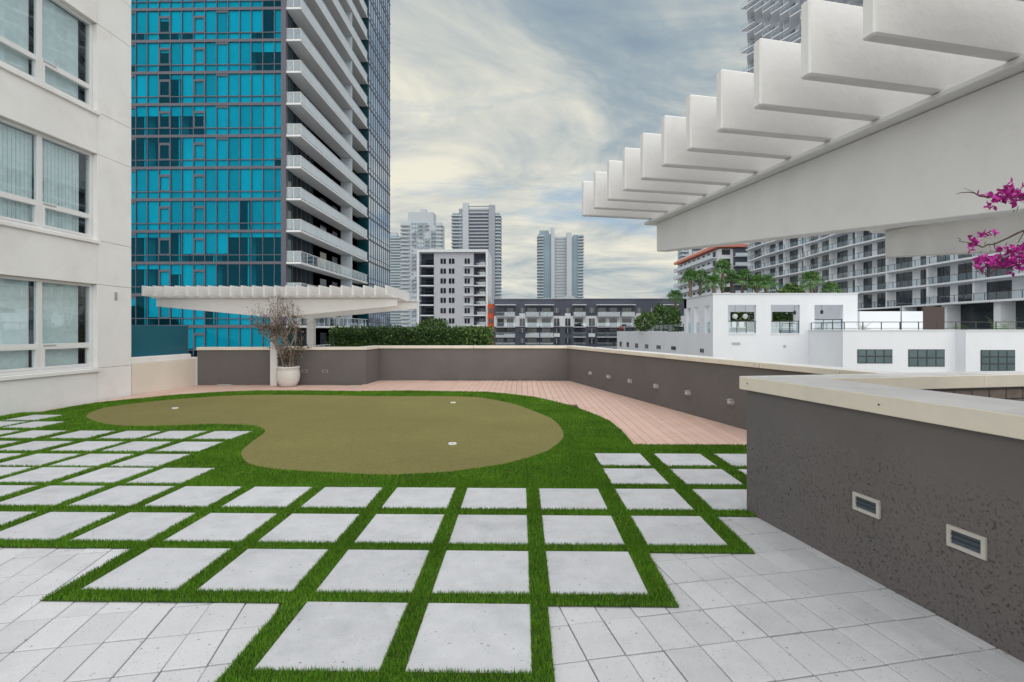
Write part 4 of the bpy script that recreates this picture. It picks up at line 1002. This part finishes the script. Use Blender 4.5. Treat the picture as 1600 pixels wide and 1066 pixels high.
def trunk_mesh(H_):
    random.seed(int(H_*10)); b = MB(); n = int(H_/.22)+2; b.tube([(0,0,-i*H_/(n-1)) for i in range(n)],[(.15 if i else .17)+.02*(i%2)+.03*(i/n) for i in range(n)],9)
    for i in range(int(H_*7)):
        a = i*2.4; z=-.1-i*.14; b.add([(.14*math.cos(a-.25),.14*math.sin(a-.25),z),(.14*math.cos(a+.25),.14*math.sin(a+.25),z),(.23*math.cos(a),.23*math.sin(a),z+.16)],[(0,1,2)])
    return b.mesh('trunk',M['palmtrunk'])
palms = [(1055,467,60,.80,'palm left of the pavilion, standing in front of the slate block'),(1079,438,57,.95,'leftmost tall palm behind the pavilion'),(1094,436,59,.85,'slim palm just right of the leftmost tall palm'),(1115,447,55,.98,'low wide palm left of the tallest palm'),(1129,424,56,.98,'tallest palm behind the pavilion corner'),(1143,440,58,.9,'palm just right of the tallest palm'),(1160,440,56,1.0,'full palm above the first pavilion opening'),(1183,447,55,.98,'left palm of the overlapping pair above the pavilion'),(1197,447,57,1.0,'right palm of the overlapping pair above the pavilion'),(1268,443,56,1.05,'palm above the third pavilion opening'),(1298,455,55,.8,'short palm near the right end of the pavilion roof')]
tmc = {}
for i,(u,v,Y,s,lab) in enumerate(palms):
    c = ay(u,v,Y); H_ = round(c.z-zf,1); e = empty('fan_palm',(c.x,Y,zf),lab,'palm tree','fan palms behind the pavilion')
    if H_ not in tmc: tmc[H_] = trunk_mesh(H_)
    inst('trunk',tmc[H_],(c.x,Y,c.z-.05),parent=e); inst('crown',CR[i%3],(c.x,Y,c.z),(R(random.uniform(-5,5)),R(random.uniform(-5,5)),i*1.3),(s*1.12,s*1.12,s*1.12),parent=e)
def feather_palm(c,s,lab,n=16):
    e = empty('low_palm',(c.x,c.y,c.z-.6*s),lab,'palm','small feathery palms on the terrace'); b = MB(); random.seed(int(c.x*10))
    for i in range(n):
        az = i*2.4; el = random.uniform(.3,1.2); p = Vector(c)-Vector((0,0,.5*s)); d = Vector((math.cos(az)*math.cos(el),math.sin(az)*math.cos(el),math.sin(el)))
        for k in range(9):
            q = p+d*s*.11; side = Vector((-math.sin(az),math.cos(az),0)); 
            for sg in (-1,1): b.cur=random.choice((0,1)); b.add([p,p+d*.03*s,p+side*sg*s*.22*(1-k/11)+d*s*.10-Vector((0,0,.05*s))],[(0,1,2)])
            p = q; d = (d-Vector((0,0,.13))).normalized()
    b.build('fronds',[M['palm'],M['palm2']],e); MB().tube([(c.x,c.y,c.z-.7*s),(c.x,c.y,c.z-.45*s)],.07*s,6).build('stem',M['palmtrunk'],e)
for u,v,Y,s,lab in ((1348,507,41,1.3,'small feathery palm at the left end of the terrace railing'),(1493,505,41,.8,'tiny feathery palm by the middle of the terrace railing'),(1560,503,40.5,1.9,'bushy feathery palm behind the railing at far right'),(1578,508,40.2,1.5,'lower feathery palm beside the bushy one at far right')): feather_palm(ay(u,v,Y),s,lab)
for u,v,Y,r,n,lab in ((1010,503,66,(1.5,1.2,1.1),1100,'light green bushy tree left of the white pavilion'),(1052,503,58,(.75,1.0,1.7),1000,'tall dense bush against the pavilion left wall'),(1036,497,78,(1.9,1.5,1.9),1000,'grey-green tree behind the bushes left of the pavilion'),(1237,458,54,(1.3,1.0,.9),1200,'round green shrub showing over the pavilion roof'),(1173,500,54,(4.0,.8,2.0),3500,'dark green hedge seen through the first pavilion opening'),(1228,500,54,(2.4,.8,2.0),2600,'dark green hedge seen through the second pavilion opening')):
    bush('terrace_bush',ay(u,v,Y),r,n,.20 if Y<70 else .3,lab,'bush',('leafd','leafg','leafl'),(.25,.5,.25) if 'light' in lab or 'over' in lab else (.5,.4,.1),'bushes around the pavilion')
# ================================================================== BOUGAINVILLEA at right, growing in the planter
bg_ = empty('bougainvillea',(3.25,1.9,.62),'bougainvillea sprays with magenta flowers reaching in at the right edge','shrub')
YF = 1.62
def bpnt(u,v,dy=0.0): return ay(u,v,YF+dy)
def branch(pts,r0,r1,name='branch'):
    P_ = [bpnt(*p) for p in pts]; m=[]
    for a,c in zip(P_,P_[1:]): m += [a.lerp(c,t) for t in (0,.5)]
    m.append(P_[-1]); n=len(m); random.seed(n)
    m = [q+Vector((random.gauss(0,.002),random.gauss(0,.004),random.gauss(0,.002))) for q in m]
    MB().tube(m,[.62*(r0+(r1-r0)*i/(n-1)) for i in range(n)],6).build(name,M['twig'],bg_)
branch([(1760,420,.3),(1680,330,.1),(1600,309),(1548,308),(1520,302),(1500,301),(1491,306)],.006,.0012)
branch([(1530,303),(1504,294)],.0015,.0008,'twig')
branch([(1760,420,.3),(1650,350,.1),(1600,362),(1575,372),(1552,380),(1535,383),(1516,382),(1504,375),(1497,371)],.006,.0012)
branch([(1700,395,.2),(1600,414),(1578,416),(1560,420),(1545,430),(1530,424),(1519,414),(1507,410)],.005,.001)
branch([(1545,430),(1524,422),(1505,422)],.0018,.0008,'twig'); branch([(1530,424),(1514,408)],.0016,.0008,'twig')
branch([(1552,380),(1562,395),(1571,410)],.002,.0015,'twig'); branch([(1600,362),(1588,388),(1580,400)],.002,.0015,'twig')
MB().tube([(3.25,1.9,.6),(3.1,1.85,1.2),(2.8,1.75,1.7),(2.35,1.7,1.9),tuple(bpnt(1760,420,.3))],[.022,.02,.016,.011,.006],7).build('main_stem',M['bark'],bg_)
random.seed(77)
def bract(b,c,s):
    for q in range(3):
        az = q*2.09+random.uniform(-.3,.3); el = random.uniform(.2,1.0); ax0 = Vector((random.gauss(0,1),random.gauss(0,1),random.gauss(0,1))).normalized()
        t = ax0.orthogonal().normalized(); u_ = ax0.cross(t); d = (t*math.cos(az)+u_*math.sin(az))*math.cos(el)+ax0*math.sin(el); w_ = d.cross(ax0).normalized()
        base=c; b.cur=random.choice((0,0,1)); n_=ax0*.10*s
        b.add([base,base+d*s*.35+w_*s*.34+n_,base+d*s*.72+w_*s*.30,base+d*s*1.05+n_,base+d*s*.72-w_*s*.30,base+d*s*.35-w_*s*.34+n_,base+d*s*.5-n_*1.3],[(0,1,6),(1,2,6),(2,3,6),(3,4,6),(4,5,6),(5,0,6)])
px2m = YF/F
for (u,v,rx,ry,n) in ((1566,308,18,9,24),(1582,300,16,12,22),(1606,308,14,10,14),(1524,378,7,8,9),(1540,367,6,5,7),(1580,388,15,9,20),(1572,406,15,10,22),(1540,411,14,9,18),(1592,416,12,8,14),(1610,400,12,12,14)):
    b = MB(); c = bpnt(u,v)
    for i in range(n): bract(b,c+Vector((random.gauss(0,.5)*rx*px2m,random.gauss(0,.02),random.gauss(0,.5)*ry*px2m)),random.uniform(.013,.019))
    b.build('flower_cluster',[M['mag'],M['mag2']],bg_)
    st_ = MB(); 
    for i in range(4): p=c+Vector((random.gauss(0,.4)*rx*px2m,-.015,random.gauss(0,.4)*ry*px2m)); st_.lathe([(0,0),(.0018,.0006),(.0018,.0024),(0,.003)],6,p)
    st_.build('flower_eyes',M['globe'],bg_)
for (u,v,s) in ((1586,326,.030),(1592,322,.030),(1600,326,.03),(1534,391,.026),(1541,377,.024),(1546,381,.024),(1529,366,.018),(1557,383,.016),(1596,400,.022),(1548,389,.018),(1604,332,.03)):
    s *= .62; c = bpnt(u,v); b = MB(); random.seed(int(u)); d=Vector((random.gauss(0,.6),random.gauss(0,.3),-1)).normalized(); w_=d.orthogonal().normalized()*.5; nn=d.cross(w_)*.25
    b.add([c,c+(d*.4+w_*.6+nn)*s,c+(d*.8+w_*.5)*s,c+d*1.4*s,c+(d*.8-w_*.5)*s,c+(d*.4-w_*.6+nn)*s],[(0,1,2,3),(0,3,4,5)]); b.build('leaf',M[random.choice(('leafg','leafl','leafo'))],bg_)
